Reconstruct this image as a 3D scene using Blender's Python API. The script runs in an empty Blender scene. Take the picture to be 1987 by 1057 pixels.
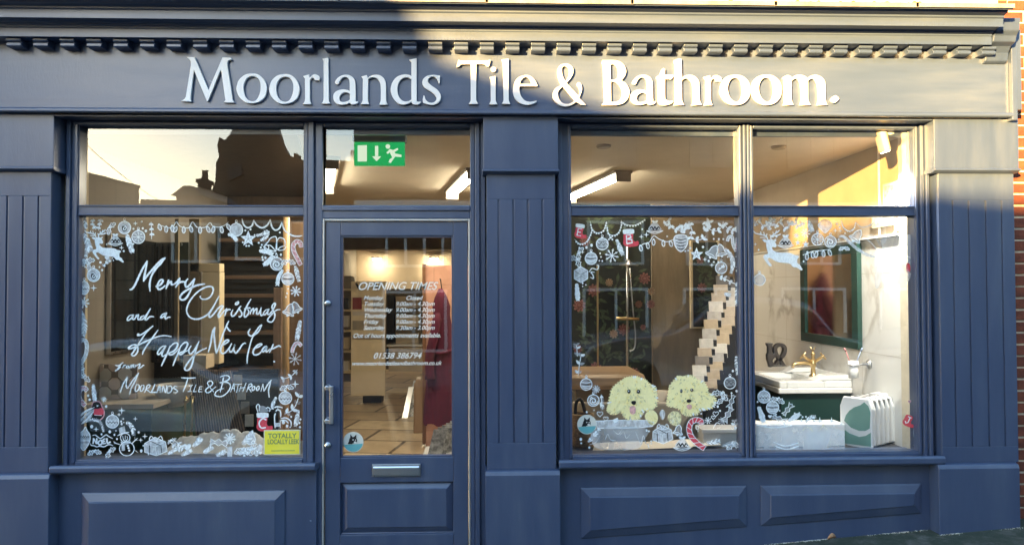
import bpy, bmesh, math, random
from mathutils import Vector, Matrix
random.seed(7)
S = bpy.context.scene
COL = S.collection
R = math.radians
# ------------------------------------------------------------------ camera
FPX, IW, IH = 1440.0, 1987.0, 1057.0
YAW, PITCH, ROLL = R(2.0), R(1.3), -0.003
CAM = Vector((0, -4.8, 1.75))
_f = Vector((math.sin(YAW)*math.cos(PITCH), math.cos(YAW)*math.cos(PITCH), math.sin(PITCH)))
_r0 = Vector((math.cos(YAW), -math.sin(YAW), 0)); _u0 = _r0.cross(_f)
_r = _r0*math.cos(ROLL) + _u0*math.sin(ROLL); _u = -_r0*math.sin(ROLL) + _u0*math.cos(ROLL)
cd = bpy.data.cameras.new('camera'); cam = bpy.data.objects.new('camera', cd); COL.objects.link(cam)
cd.sensor_width = 36; cd.lens = 36*FPX/IW; cd.clip_start = 0.05; cd.clip_end = 1500
cam.matrix_world = Matrix(((_r.x, _u.x, -_f.x, CAM.x), (_r.y, _u.y, -_f.y, CAM.y), (_r.z, _u.z, -_f.z, CAM.z), (0, 0, 0, 1)))
S.camera = cam
# ------------------------------------------------------------------ light
SUN_EL, SUN_TAN = R(5.4), 0.72            # elevation, tangent of azimuth left of the street normal
SUN_AZ = math.atan(SUN_TAN)
w = bpy.data.worlds.new('World'); S.world = w; w.use_nodes = True
nt = w.node_tree; bg = nt.nodes['Background']; sky = nt.nodes.new('ShaderNodeTexSky')
sky.sky_type = 'NISHITA'; sky.sun_disc = False; sky.sun_elevation = SUN_EL
sky.sun_rotation = math.pi + SUN_AZ       # the sun stands behind the camera to the left
sky.air_density = 0.95; sky.dust_density = 0.45; sky.ozone_density = 1.6
nt.links.new(sky.outputs[0], bg.inputs[0]); bg.inputs[1].default_value = 0.15
sl = bpy.data.lights.new('sun', 'SUN'); sun = bpy.data.objects.new('sun', sl); COL.objects.link(sun)
sl.energy = 4.7; sl.angle = R(0.55); sl.color = (1.0, 0.585, 0.18)
SUN_DIR = Vector((math.sin(SUN_AZ)*math.cos(SUN_EL), math.cos(SUN_AZ)*math.cos(SUN_EL), -math.sin(SUN_EL)))
sun.rotation_euler = SUN_DIR.to_track_quat('-Z', 'Y').to_euler()
S.view_settings.view_transform = 'Standard'; S.view_settings.look = 'None'
S.view_settings.gamma = 1; S.view_settings.exposure = 3.35
S.render.engine = 'CYCLES'
S.cycles.use_denoising = True
S.cycles.max_bounces = 10; S.cycles.transparent_max_bounces = 24; S.cycles.glossy_bounces = 5
S.cycles.diffuse_bounces = 4; S.cycles.sample_clamp_indirect = 6
S.cycles.caustics_reflective = False; S.cycles.caustics_refractive = False

def U(px, py, Y):
    d = _f + _r*((px-IW/2)/FPX) + _u*((IH/2-py)/FPX)
    return CAM + d*((Y-CAM.y)/d.y)
def X(px, py, Y): return U(px, py, Y).x
def Z(px, py, Y): return U(px, py, Y).z

# ------------------------------------------------------------------ materials
def newmat(name):
    m = bpy.data.materials.new(name); m.use_nodes = True
    return m, m.node_tree.nodes, m.node_tree.links, m.node_tree.nodes['Principled BSDF']
def ramp(ns, stops):
    r = ns.new('ShaderNodeValToRGB'); e = r.color_ramp.elements
    while len(e) < len(stops): e.new(0.5)
    for k, (p, c) in enumerate(stops):
        e[k].position = p; e[k].color = (c[0], c[1], c[2], 1)
    return r
def mapping(ns, ls, scale, kind='Object'):
    t = ns.new('ShaderNodeTexCoord'); mp = ns.new('ShaderNodeMapping')
    mp.inputs['Scale'].default_value = scale; ls.new(t.outputs[kind], mp.inputs[0]); return mp.outputs[0]
def pm(name, col, rough=.5, metal=0, var=.12, scale=(3, 3, 3), bump=.0, bscale=(60, 60, 60), spec=.5, coat=0, hue=None):
    """a plain material with uneven colour, uneven gloss and a fine bump"""
    m, ns, ls, b = newmat(name)
    b.inputs['Metallic'].default_value = metal; b.inputs['Specular IOR Level'].default_value = spec
    b.inputs['Coat Weight'].default_value = coat; b.inputs['Coat Roughness'].default_value = .15
    n = ns.new('ShaderNodeTexNoise'); n.inputs['Scale'].default_value = 1; n.inputs['Detail'].default_value = 6
    n.inputs['Roughness'].default_value = .62
    ls.new(mapping(ns, ls, scale), n.inputs['Vector'])
    c2 = hue or [c*(1+var) for c in col]
    r = ramp(ns, [(.3, [c*(1-var) for c in col]), (.7, c2)])
    ls.new(n.outputs[0], r.inputs[0]); ls.new(r.outputs[0], b.inputs['Base Color'])
    mr = ns.new('ShaderNodeMapRange'); mr.inputs['To Min'].default_value = max(.02, rough-.08); mr.inputs['To Max'].default_value = min(1, rough+.1)
    ls.new(n.outputs[0], mr.inputs[0]); ls.new(mr.outputs[0], b.inputs['Roughness'])
    if bump:
        n2 = ns.new('ShaderNodeTexNoise'); n2.inputs['Scale'].default_value = 1; n2.inputs['Detail'].default_value = 4
        ls.new(mapping(ns, ls, bscale), n2.inputs['Vector'])
        bp = ns.new('ShaderNodeBump'); bp.inputs['Strength'].default_value = bump; bp.inputs['Distance'].default_value = .004
        ls.new(n2.outputs[0], bp.inputs['Height']); ls.new(bp.outputs[0], b.inputs['Normal'])
    return m
def emit(name, col, st):
    m, ns, ls, b = newmat(name); e = ns.new('ShaderNodeEmission'); e.inputs[0].default_value = (*col, 1); e.inputs[1].default_value = st
    ls.new(e.outputs[0], ns['Material Output'].inputs[0]); return m
def paint_on_glass(name, col, alpha=.93, streak=.25, scale=90):
    """poster paint brushed on the pane, patchy where the brush ran dry"""
    m, ns, ls, b = newmat(name)
    b.inputs['Base Color'].default_value = (*col, 1); b.inputs['Roughness'].default_value = .75
    n = ns.new('ShaderNodeTexNoise'); n.inputs['Scale'].default_value = scale; n.inputs['Detail'].default_value = 3
    ls.new(mapping(ns, ls, (1, 1, .6)), n.inputs['Vector'])
    mr = ns.new('ShaderNodeMapRange'); mr.inputs['From Min'].default_value = .35; mr.inputs['From Max'].default_value = .62
    mr.inputs['To Min'].default_value = max(0, alpha-streak); mr.inputs['To Max'].default_value = min(1, alpha+streak*.4)
    ls.new(n.outputs[0], mr.inputs[0]); ls.new(mr.outputs[0], b.inputs['Alpha'])
    return m
def glass_mat(name, refl=1.0, tint=(.93, .95, .95), wob=.0012):
    m, ns, ls, b = newmat(name); ns.remove(b)
    tr = ns.new('ShaderNodeBsdfTransparent'); tr.inputs[0].default_value = (*tint, 1)
    gl = ns.new('ShaderNodeBsdfGlossy'); gl.inputs['Roughness'].default_value = 0.0
    fr = ns.new('ShaderNodeFresnel'); fr.inputs[0].default_value = 1.62
    mu = ns.new('ShaderNodeMath'); mu.operation = 'MULTIPLY'; mu.inputs[1].default_value = refl; mu.use_clamp = True
    n = ns.new('ShaderNodeTexNoise'); n.inputs['Scale'].default_value = 1.3; n.inputs['Detail'].default_value = 1
    ls.new(mapping(ns, ls, (1, 1, 1)), n.inputs['Vector'])
    bp = ns.new('ShaderNodeBump'); bp.inputs['Strength'].default_value = 1; bp.inputs['Distance'].default_value = wob
    ls.new(n.outputs[0], bp.inputs['Height']); ls.new(bp.outputs[0], gl.inputs['Normal'])
    mx = ns.new('ShaderNodeMixShader'); ls.new(fr.outputs[0], mu.inputs[0]); ls.new(mu.outputs[0], mx.inputs[0])
    ls.new(tr.outputs[0], mx.inputs[1]); ls.new(gl.outputs[0], mx.inputs[2]); ls.new(mx.outputs[0], ns['Material Output'].inputs[0])
    return m
def facade_paint(name, runs=(7, 7, 1.1), lift=1.0):
    """weathered navy gloss: chalky runs, brushed bump, small chips of the pale undercoat"""
    m, ns, ls, b = newmat(name)
    n = ns.new('ShaderNodeTexNoise'); n.inputs['Scale'].default_value = 1; n.inputs['Detail'].default_value = 8; n.inputs['Roughness'].default_value = .6
    ls.new(mapping(ns, ls, runs), n.inputs['Vector'])
    up = lambda c: [q*lift*.94 for q in c]
    r = ramp(ns, [(.30, up((.038, .061, .128))), (.52, up((.048, .073, .143))), (.66, up((.062, .088, .156))), (.80, up((.100, .125, .182)))])
    ls.new(n.outputs[0], r.inputs[0])
    n3 = ns.new('ShaderNodeTexNoise'); n3.inputs['Scale'].default_value = 1; n3.inputs['Detail'].default_value = 9; n3.inputs['Roughness'].default_value = .7
    ls.new(mapping(ns, ls, (5, 5, 5)), n3.inputs['Vector'])
    r3 = ramp(ns, [(.725, (0, 0, 0)), (.74, (1, 1, 1))]); ls.new(n3.outputs[0], r3.inputs[0])
    mx = ns.new('ShaderNodeMix'); mx.data_type = 'RGBA'; mx.inputs[7].default_value = (.30, .34, .42, 1)
    ls.new(r3.outputs[0], mx.inputs[0]); ls.new(r.outputs[0], mx.inputs[6]); ls.new(mx.outputs[2], b.inputs['Base Color'])
    mr = ns.new('ShaderNodeMapRange'); mr.inputs['To Min'].default_value = .26; mr.inputs['To Max'].default_value = .44
    ls.new(n.outputs[0], mr.inputs[0]); ls.new(mr.outputs[0], b.inputs['Roughness']); b.inputs['Specular IOR Level'].default_value = .9
    n2 = ns.new('ShaderNodeTexNoise'); n2.inputs['Scale'].default_value = 1; n2.inputs['Detail'].default_value = 5
    ls.new(mapping(ns, ls, (90, 90, 26)), n2.inputs['Vector'])
    bp = ns.new('ShaderNodeBump'); bp.inputs['Strength'].default_value = .16; bp.inputs['Distance'].default_value = .004
    ls.new(n2.outputs[0], bp.inputs['Height']); ls.new(bp.outputs[0], b.inputs['Normal'])
    return m
def wood_mat(name, a, c, scale=(14, 14, 1.2), rough=.45):
    m, ns, ls, b = newmat(name)
    n = ns.new('ShaderNodeTexNoise'); n.inputs['Scale'].default_value = 1; n.inputs['Detail'].default_value = 6; n.inputs['Distortion'].default_value = .6
    ls.new(mapping(ns, ls, scale), n.inputs['Vector']); r = ramp(ns, [(.35, a), (.65, c)])
    ls.new(n.outputs[0], r.inputs[0]); ls.new(r.outputs[0], b.inputs['Base Color']); b.inputs['Roughness'].default_value = rough
    return m
def marble_mat(name, base=(.75, .745, .72), vein=(.40, .37, .33), rough=.18, tile=None):
    m, ns, ls, b = newmat(name)
    n = ns.new('ShaderNodeTexNoise'); n.inputs['Scale'].default_value = 1.05; n.inputs['Detail'].default_value = 7; n.inputs['Distortion'].default_value = .9
    ls.new(mapping(ns, ls, (1, 1, 1)), n.inputs['Vector'])
    r = ramp(ns, [(.455, (0, 0, 0)), (.495, (.55, .55, .55)), (.505, (.8, .8, .8)), (.54, (0, 0, 0))]); ls.new(n.outputs[0], r.inputs[0])
    n2 = ns.new('ShaderNodeTexNoise'); n2.inputs['Scale'].default_value = 3; n2.inputs['Detail'].default_value = 3
    ls.new(mapping(ns, ls, (1, 1, 1)), n2.inputs['Vector'])
    mu = ns.new('ShaderNodeMath'); mu.operation = 'MULTIPLY'; ls.new(r.outputs[0], mu.inputs[0])
    r2 = ramp(ns, [(.42, (0, 0, 0)), (.62, (.85, .85, .85))]); ls.new(n2.outputs[0], r2.inputs[0]); ls.new(r2.outputs[0], mu.inputs[1])
    mx = ns.new('ShaderNodeMix'); mx.data_type = 'RGBA'; mx.inputs[6].default_value = (*base, 1); mx.inputs[7].default_value = (*vein, 1)
    ls.new(mu.outputs[0], mx.inputs[0]); out = mx.outputs[2]
    ls.new(out, b.inputs['Base Color']); b.inputs['Roughness'].default_value = rough
    return m
def tile_mat(name, a, c, grout, tw, th, rough=.35, rot=(0, 0, 0), gap=.012, off=.5):
    m, ns, ls, b = newmat(name)
    t = ns.new('ShaderNodeTexCoord'); mp = ns.new('ShaderNodeMapping'); mp.inputs['Rotation'].default_value = rot
    ls.new(t.outputs['Object'], mp.inputs[0])
    br = ns.new('ShaderNodeTexBrick'); br.offset = off; br.inputs['Scale'].default_value = 1; br.inputs['Mortar Size'].default_value = gap
    br.inputs['Brick Width'].default_value = tw; br.inputs['Row Height'].default_value = th
    br.inputs['Color1'].default_value = (*a, 1); br.inputs['Color2'].default_value = (*c, 1); br.inputs['Mortar'].default_value = (*grout, 1)
    ls.new(mp.outputs[0], br.inputs[0])
    n = ns.new('ShaderNodeTexNoise'); n.inputs['Scale'].default_value = 5; n.inputs['Detail'].default_value = 7; n.inputs['Distortion'].default_value = 1
    ls.new(mp.outputs[0], n.inputs['Vector'])
    mx = ns.new('ShaderNodeMix'); mx.data_type = 'RGBA'; mx.blend_type = 'MULTIPLY'; mx.inputs[0].default_value = .55
    r = ramp(ns, [(.3, (.55, .52, .48)), (.65, (1, 1, 1))]); ls.new(n.outputs[0], r.inputs[0])
    ls.new(br.outputs[0], mx.inputs[6]); ls.new(r.outputs[0], mx.inputs[7]); ls.new(mx.outputs[2], b.inputs['Base Color'])
    b.inputs['Roughness'].default_value = rough
    bp = ns.new('ShaderNodeBump'); bp.inputs['Strength'].default_value = .5; bp.inputs['Distance'].default_value = -.004
    ls.new(br.outputs['Fac'], bp.inputs['Height']); ls.new(bp.outputs[0], b.inputs['Normal'])
    return m

NAVY = facade_paint('navy_gloss_paint')
GLASS = glass_mat('window_glass', 1.9)
WHITE = pm('white_sign_letter', (.82, .82, .83), .35, var=.04)
CHROME = pm('satin_steel', (.62, .63, .65), .28, 1, var=.06)
BLACK = pm('black_paint', (.012, .012, .013), .4)
PW = paint_on_glass('white_window_paint', (.86, .93, .95), .96, .12)
PT = paint_on_glass('thin_white_window_paint', (.80, .86, .90), .66, .22, 55)
PH = paint_on_glass('hazy_white_window_paint', (.76, .82, .86), .36, .16, 7)
PR = paint_on_glass('red_window_paint', (.72, .07, .10), .95, .12)
PP = paint_on_glass('pink_window_paint', (.78, .42, .46), .82, .25)
PK = paint_on_glass('black_window_paint', (.006, .006, .007), 1, .02)
PY = paint_on_glass('yellow_window_paint', (.97, .885, .46), .99, .08, 140)
PO = paint_on_glass('amber_window_paint', (.95, .82, .34), .97, .18, 120)
PG = paint_on_glass('olive_window_paint', (.86, .80, .44), .92, .40, 90)

# ------------------------------------------------------------------ builders
class M:
    def __init__(s): s.v = []; s.f = []; s.mi = []; s.k = 0
    def add(s, vs, fs, mi=0):
        o = len(s.v); s.v += [tuple(v) for v in vs]
        for f in fs: s.f.append([o+i for i in f]); s.mi.append(mi)
        return s
    def box(s, x0, x1, y0, y1, z0, z1, mi=0):
        x0, x1 = min(x0, x1), max(x0, x1); y0, y1 = min(y0, y1), max(y0, y1); z0, z1 = min(z0, z1), max(z0, z1)
        return s.add([(x, y, z) for z in (z0, z1) for y in (y0, y1) for x in (x0, x1)],
                     [(0, 2, 3, 1), (4, 5, 7, 6), (0, 1, 5, 4), (2, 6, 7, 3), (0, 4, 6, 2), (1, 3, 7, 5)], mi)
    def obox(s, c, ax, ay, az, mi=0):
        """box round centre c with half-axis vectors"""
        c, ax, ay, az = Vector(c), Vector(ax), Vector(ay), Vector(az)
        return s.add([c+ax*i+ay*j+az*k for k in (-1, 1) for j in (-1, 1) for i in (-1, 1)],
                     [(0, 2, 3, 1), (4, 5, 7, 6), (0, 1, 5, 4), (2, 6, 7, 3), (0, 4, 6, 2), (1, 3, 7, 5)], mi)
    def prism(s, poly, y0, y1, mi=0):
        """poly of (x, z) pushed from y0 (front) to y1"""
        n = len(poly)
        a = sum(poly[i][0]*poly[(i+1) % n][1]-poly[(i+1) % n][0]*poly[i][1] for i in range(n))
        if a < 0: poly = poly[::-1]
        vs = [(x, y0, z) for x, z in poly]+[(x, y1, z) for x, z in poly]
        fs = [tuple(range(n)), tuple(range(2*n-1, n-1, -1))]+[(i, n+i, n+(i+1) % n, (i+1) % n) for i in range(n)]
        return s.add(vs, fs, mi)
    def extrude_x(s, prof, x0, x1, mi=0):
        """closed profile of (y, z) pushed along x"""
        n = len(prof); vs = [(x0, y, z) for y, z in prof]+[(x1, y, z) for y, z in prof]
        fs = [tuple(range(n)), tuple(range(2*n-1, n-1, -1))]+[(i, n+i, n+(i+1) % n, (i+1) % n) for i in range(n)]
        return s.add(vs, fs, mi)
    def quad(s, a, b, c, d, mi=0): return s.add([a, b, c, d], [(0, 1, 2, 3)], mi)
    def tube(s, pts, r, n=10, mi=0, cap=True):
        pts = [Vector(p) for p in pts]; rs = r if isinstance(r, (list, tuple)) else [r]*len(pts)
        vs = []; fs = []; up = Vector((.13, .31, .94)).normalized()
        for i, p in enumerate(pts):
            t = (pts[min(i+1, len(pts)-1)]-pts[max(i-1, 0)]).normalized()
            a = t.cross(up)
            if a.length < .05: a = t.cross(Vector((1, 0, 0)))
            a.normalize(); b = t.cross(a)
            for k in range(n):
                q = 2*math.pi*k/n; vs.append(p+(a*math.cos(q)+b*math.sin(q))*rs[i])
        for i in range(len(pts)-1):
            for k in range(n):
                fs.append((i*n+k, i*n+(k+1) % n, (i+1)*n+(k+1) % n, (i+1)*n+k))
        if cap: fs += [tuple(range(n-1, -1, -1)), tuple((len(pts)-1)*n+k for k in range(n))]
        return s.add(vs, fs, mi)
    def lathe(s, prof, c, axis='z', n=24, mi=0):
        """prof of (radius, height) about an axis through c"""
        vs = []; fs = []; c = Vector(c)
        for r, h in prof:
            for k in range(n):
                q = 2*math.pi*k/n; a, b = r*math.cos(q), r*math.sin(q)
                vs.append(c+Vector({'z': (a, b, h), 'y': (a, h, b), 'x': (h, a, b)}[axis]))
        for i in range(len(prof)-1):
            for k in range(n): fs.append((i*n+k, i*n+(k+1) % n, (i+1)*n+(k+1) % n, (i+1)*n+k))
        fs += [tuple(range(n-1, -1, -1)), tuple((len(prof)-1)*n+k for k in range(n))]
        return s.add(vs, fs, mi)
    def build(s, name, mats, parent=None, bevel=0, smooth=False, seg=2):
        me = bpy.data.meshes.new(name); me.from_pydata(s.v, [], s.f)
        for m in (mats if isinstance(mats, (list, tuple)) else [mats]): me.materials.append(m)
        for p, mi in zip(me.polygons, s.mi): p.material_index = mi; p.use_smooth = smooth
        bm = bmesh.new(); bm.from_mesh(me); bmesh.ops.recalc_face_normals(bm, faces=bm.faces); bm.to_mesh(me); bm.free()
        return link(name, me, parent, bevel, seg)
def link(name, me, parent=None, bevel=0, seg=2):
    o = bpy.data.objects.new(name, me); COL.objects.link(o)
    if parent: o.parent = parent
    if bevel:
        b = o.modifiers.new('bevel', 'BEVEL'); b.width = bevel; b.segments = seg; b.limit_method = 'ANGLE'; b.angle_limit = R(35)
        b.harden_normals = False
    return o
def tag(o, label=None, cat=None, group=None, kind=None):
    if label: o['label'] = label
    if cat: o['category'] = cat
    if group: o['group'] = group
    if kind: o['kind'] = kind
    return o
def thing(name, label, cat, group=None, loc=(0, 0, 0)):
    o = bpy.data.objects.new(name, None); COL.objects.link(o); o.location = loc; o.empty_display_size = .1
    return tag(o, label, cat, group)
def smooth_line(pts, n=6, closed=False):
    """Catmull-Rom through 2-D or 3-D points"""
    P = [Vector(p) for p in pts]; N = len(P); out = []
    if N < 3: return P
    for i in range(N if closed else N-1):
        p0 = P[(i-1) % N] if closed or i > 0 else P[0]*2-P[1]
        p1, p2 = P[i], P[(i+1) % N]
        p3 = P[(i+2) % N] if closed or i+2 < N else P[-1]*2-P[-2]
        for k in range(n):
            t = k/n
            out.append(.5*((2*p1)+(p2-p0)*t+(2*p0-5*p1+4*p2-p3)*t*t+(3*p1-p0-3*p2+p3)*t**3))
    if not closed: out.append(P[-1])
    return out
def curve_mesh(curve):
    """turn a temporary curve or text into mesh data"""
    t = bpy.data.objects.new('temporary', curve); COL.objects.link(t)
    dg = bpy.context.evaluated_depsgraph_get(); me = bpy.data.meshes.new_from_object(t.evaluated_get(dg))
    bpy.data.objects.remove(t); bpy.data.curves.remove(curve); return me
def text_mesh(body, size, align='CENTER', shear=0, offset=0, space=1, extrude=0):
    c = bpy.data.curves.new('t', 'FONT'); c.body = body; c.size = size; c.align_x = align; c.shear = shear
    c.offset = offset; c.space_character = space; c.extrude = extrude; c.fill_mode = 'BOTH' if extrude else 'FRONT'
    return curve_mesh(c)
def upright(me, x, y, z, sx=1):
    """lay text mesh (xy) up into the facade plane (xz)"""
    for v in me.vertices: v.co = (x+v.co.x*sx, y-v.co.z, z+v.co.y)
    return me
# ================================================================== the shop front
shop = thing('shop_building', 'navy blue painted timber shop front with fluted pilasters and two display windows', 'shop')
ZB = 2.842                                   # underside of the fascia
G0, GS = -.033, .075                         # pavement height at x=0 and its slope along the street
def ground(x): return G0+GS*x
YG = .05                                     # plane of the glass
YP = YG-.003                                 # paint on the glass
def zl(py, Y, px=943): return Z(px, py, Y)

# --- fascia board and bead
NAVYH = facade_paint('navy_gloss_paint_brushed_along', (1.1, 6, 9), 1.08)
fx0, fx1 = -3.02, X(1957, 150, -.16)
zf1 = zl(80, -.16)
m = M(); m.box(fx0, fx1, -.16, .02, ZB+.03, zf1+.12); fascia = m.build('fascia_board', NAVYH, shop, .003)
m = M(); zt = Z(400, 211.5, -.18)
m.extrude_x([(-.159, ZB), (-.185, ZB), (-.192, ZB+.006), (-.192, ZB+.020), (-.184, ZB+.030), (-.170, zt-.006), (-.159, zt)], fx0-.02, fx1+.012)
m.build('fascia_bead', NAVYH, shop, .002)
# end boards of the fascia
m = M(); m.box(fx1, fx1+.035, -.19, .02, ZB-.02, zf1+.10); m.box(fx1+.035, fx1+.075, -.175, .02, ZB+.05, zf1+.10)
m.build('fascia_end', NAVY, shop, .004)
M().box(fx0-.04, fx0, -.10, .02, ZB-.02, zf1+.10).build('fascia_end', NAVY, shop, .004)
# --- cornice: two stepped mouldings
cx0, cx1 = -4.3, 3.185
def zz(py, Y): return zl(py, Y)
zA = zz(79, -.27); zBm = zz(52, -.30); zC = zz(43, -.378); zD = zz(23, -.378); zE = zz(6, -.46)
prof = [(.02, zA), (-.225, zA), (-.255, zA+.006), (-.270, zA), (-.270, zA+.052), (-.276, zA+.058), (-.276, zA+.066), (-.288, zA+.072),
        (-.288, zA+.080), (-.300, zA+.087), (-.300, zBm), (-.305, zC+.006), (-.366, zC+.012), (-.378, zC), (-.378, zD-.012), (-.388, zD-.006), (-.388, zD+.004), (-.420, zD+.012),
        (-.425, zD+.028), (-.440, zD+.036), (-.440, zD+.046), (-.462, zE-.010), (-.470, zE), (-.470, zE+.015), (.02, zE+.10)]
m = M(); m.extrude_x(prof, cx0, cx1); m.build('cornice', NAVYH, shop, .002)
# lead flashing laid over the cornice
m = M(); 
for k in range(9):
    xa = cx0+k*.86; xb = min(cx1, xa+.855)
    m.extrude_x([(-.479, zE-.004-.002*(k % 2)), (-.479, zE+.021), (.0, zE+.112), (.0, zE+.105), (-.471, zE+.016), (-.471, zE-.004-.002*(k % 2))], xa, xb+.02*(xb < cx1))
m.build('lead_flashing', pm('weathered_lead', (.20, .195, .19), .6, var=.35, scale=(8, 8, 8), bump=.4), shop)
m = M(); rs = random.Random(4)               # moss tufts on the lead edge
for k in range(90):
    x = rs.choice([rs.uniform(-3, 3.1), rs.uniform(.3, 1.0), rs.uniform(1.8, 2.7)]); r = rs.uniform(.006, .020)
    m.lathe([(r*.7, -.2*r), (r, .2*r), (r*.5, .9*r), (.001, 1.1*r)], (x, -.462+rs.uniform(0, .03), zE+.022), n=6)
tag(m.build('moss', pm('moss', (.10, .075, .03), .9, var=.5, scale=(40, 40, 40)), shop), kind='stuff')
# --- dentils
DA, DB = X(26.5, 86, -.235), X(1400+1247/2.402, 98, -.235)
zd1, zd0 = zA-.001, zz(97.8, -.235)
def dentil_mesh():
    h = zd1-zd0
    m = M(); m.extrude_x([(-.158, zd0), (-.230, zd0), (-.236, zd0+.006), (-.236, zd0+h*.44), (-.224, zd0+h*.48), (-.224, zd0+h*.58), (-.238, zd0+h*.64), (-.243, zd0+h*.78), (-.243, zd1), (-.158, zd1)], -.043, .043)
    return m
d0 = dentil_mesh().build('dentil', NAVYH, shop, .002); d0.location.x = DA
for k in range(1, 39):
    d = d0.copy(); COL.objects.link(d); d.parent = shop; d.location.x = DA+(DB-DA)*k/38

# --- pilasters
def pilaster(pl, pr, grooves, cl, cr, bl, br_, pyg0, pyg1, pyc, pyb):
    xl, xr = X(pl, 600, -.10), X(pr, 600, -.10)
    z0, z1 = Z((pl+pr)/2, pyb, -.13), Z((pl+pr)/2, pyc, -.13)
    g0, g1 = Z((pl+pr)/2, pyg1, -.10), Z((pl+pr)/2, pyg0, -.10)
    m = M(); m.box(xl, xr, -.093, .05, z0, z1)
    gx = [X(g, 600, -.10) for g in grooves]
    m.box(xl, xr, -.102, -.093, z0, g0); m.box(xl, xr, -.102, -.093, g1, z1)
    e = [xl]+[q for g in gx for q in (g-.0055, g+.0055)]+[xr]
    for k in range(0, len(e), 2): m.box(e[k], e[k+1], -.102, -.093, g0, g1)
    p = m.build('pilaster', NAVY, shop, .0025)
    a, b = X(cl, 280, -.135), X(cr, 280, -.135)
    m = M(); m.box(a, b, -.138, .05, z1+.022, ZB-.002)
    m.extrude_x([(.05, z1-.004), (-.118, z1-.004), (-.150, z1+.008), (-.150, z1+.018), (-.143, z1+.024), (.05, z1+.024)], a-.006, b+.006)
    m.build('pilaster_capital', NAVY, p, .003)
    a, b = X(bl, 960, -.135), X(br_, 960, -.135)
    m = M(); m.extrude_x([(.05, ground(a)-.4), (-.138, ground(a)-.4), (-.138, z0-.030), (-.128, z0-.006), (-.104, z0), (.05, z0)], a, b)
    m.build('pilaster_base', NAVY, p, .004)
    return xl, xr
pilaster(-52, 97, (-18, 12, 43, 73), -46, 105, -54, 95, 380, 867, 331, 919)
pilaster(944.5, 1078, (968, 997, 1025, 1053), 938, 1083, 942, 1087, 387, 859, 336, 912)
pilaster(1824, 1971, (1851, 1882, 1915, 1946), 1812, 1976, 1822, 1979, 389, 866, 334, 899)

# --- carcass behind the frames (masonry and boarding that closes the front)
GREY = pm('dusty_plaster', (.40, .36, .30), .85, var=.12)
m = M()
m.box(-4.5, 3.42, .02, .28, 2.86, 4.9)
m.box(-4.5, X(125, 500, 0), .05, .28, -.6, 2.86); m.box(X(940, 500, .05), X(1085, 500, .05), .07, .28, -.6, 2.86); m.box(2.885, 3.42, .07, .28, -.6, 2.86)
m.build('front_wall', pm('old_render', (.62, .55, .42), .9, var=.2, scale=(4, 4, 4), bump=.5), shop)
m = M(); m.box(-2.75, 2.88, -.135, .10, ZB-.012, ZB-.004); m.box(-2.72, 2.88, .072, .102, 2.765, ZB-.013); m.build('soffit_board', NAVY, shop)

# --- framing helper: a rail or stile with a small stepped bead round the glass
def bar(m, x0, x1, z0, z1, y0=0.0, y1=.09): m.box(x0, x1, y0, y1, z0, z1)
zh0, zh1 = zl(247.5, 0), zl(238.5, -.01)                              # glass head, top of head rail
zt0, zt1 = zl(419, 0), zl(398.5, 0)                      # transom
zs = zl(883, 0)                                          # bottom of the glass
# ---------------- left window
Lx0, Lx1 = X(127, 600, 0), X(590, 600, 0)
gl, gr = X(151, 600, 0), X(588.5, 600, 0)
mx0, mx1 = X(588.5, 600, 0), X(626, 600, 0)
rx = X(936, 600, 0)
m = M()
bar(m, Lx0, gl, .55, zh1); bar(m, gl, gr, zh0, zh1); bar(m, gl, gr, zt0, zt1); bar(m, gl, gr, .60, zs)
m.box(gl-.026, gl-.006, -.012, 0, zs-.02, zh0+.02); m.box(Lx0+.005, Lx0+.03, -.020, 0, zs-.06, zh1)   # beads
m.box(gl-.026, gr, -.012, 0, zh0+.004, zh1-.004)
m.box(gl, gr, -.010, 0, zt1-.010, zt1-.003); m.box(gl, gr, -.010, 0, zt0+.003, zt0+.010)
m.box(gl, gr, -.016, 0, zs-.030, zs-.008)
left_win = m.build('display_window', NAVY, shop, .003)
left_win['label'] = 'left display window painted with a Christmas greeting'
m = M(); a, b = mx0, mx1
m.box(a, a+.030, -.010, .09, -.4, zh1); m.box(a+.033, b-.052, -.030, .09, -.4, zh1); m.box(b-.050, b, -.006, .09, -.4, zh1)
m.box(a, b, .002, .088, -.4, zh1-.002)
m.build('mullion', NAVY, left_win, .006, seg=3)
def pane(x0, x1, z0, z1, parent, name='pane'):
    m = M(); m.quad((x0, YG, z0), (x1, YG, z0), (x1, YG, z1), (x0, YG, z1)); return m.build(name, GLASS, parent)
pane(gl-.005, gr+.005, zt1-.005, zh0+.005, left_win); pane(gl-.005, gr+.005, zs-.005, zt0+.005, left_win)
def sill(pa, pb, pyt, pyb, parent):
    a, b = X(pa, 905, -.12), X(pb, 905, -.12); z1, z0 = Z((pa+pb)/2, pyt, -.125), Z((pa+pb)/2, pyb, -.125)
    m = M(); m.extrude_x([(.05, z0), (-.095, z0-.004), (-.118, z0), (-.128, z0+.012), (-.128, z1-.014), (-.118, z1), (.0, zs-.03), (.05, zs-.03)], a, b)
    return m.build('sill', NAVY, parent, .004)
sill(96, 612, 901, 917, left_win)
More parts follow.
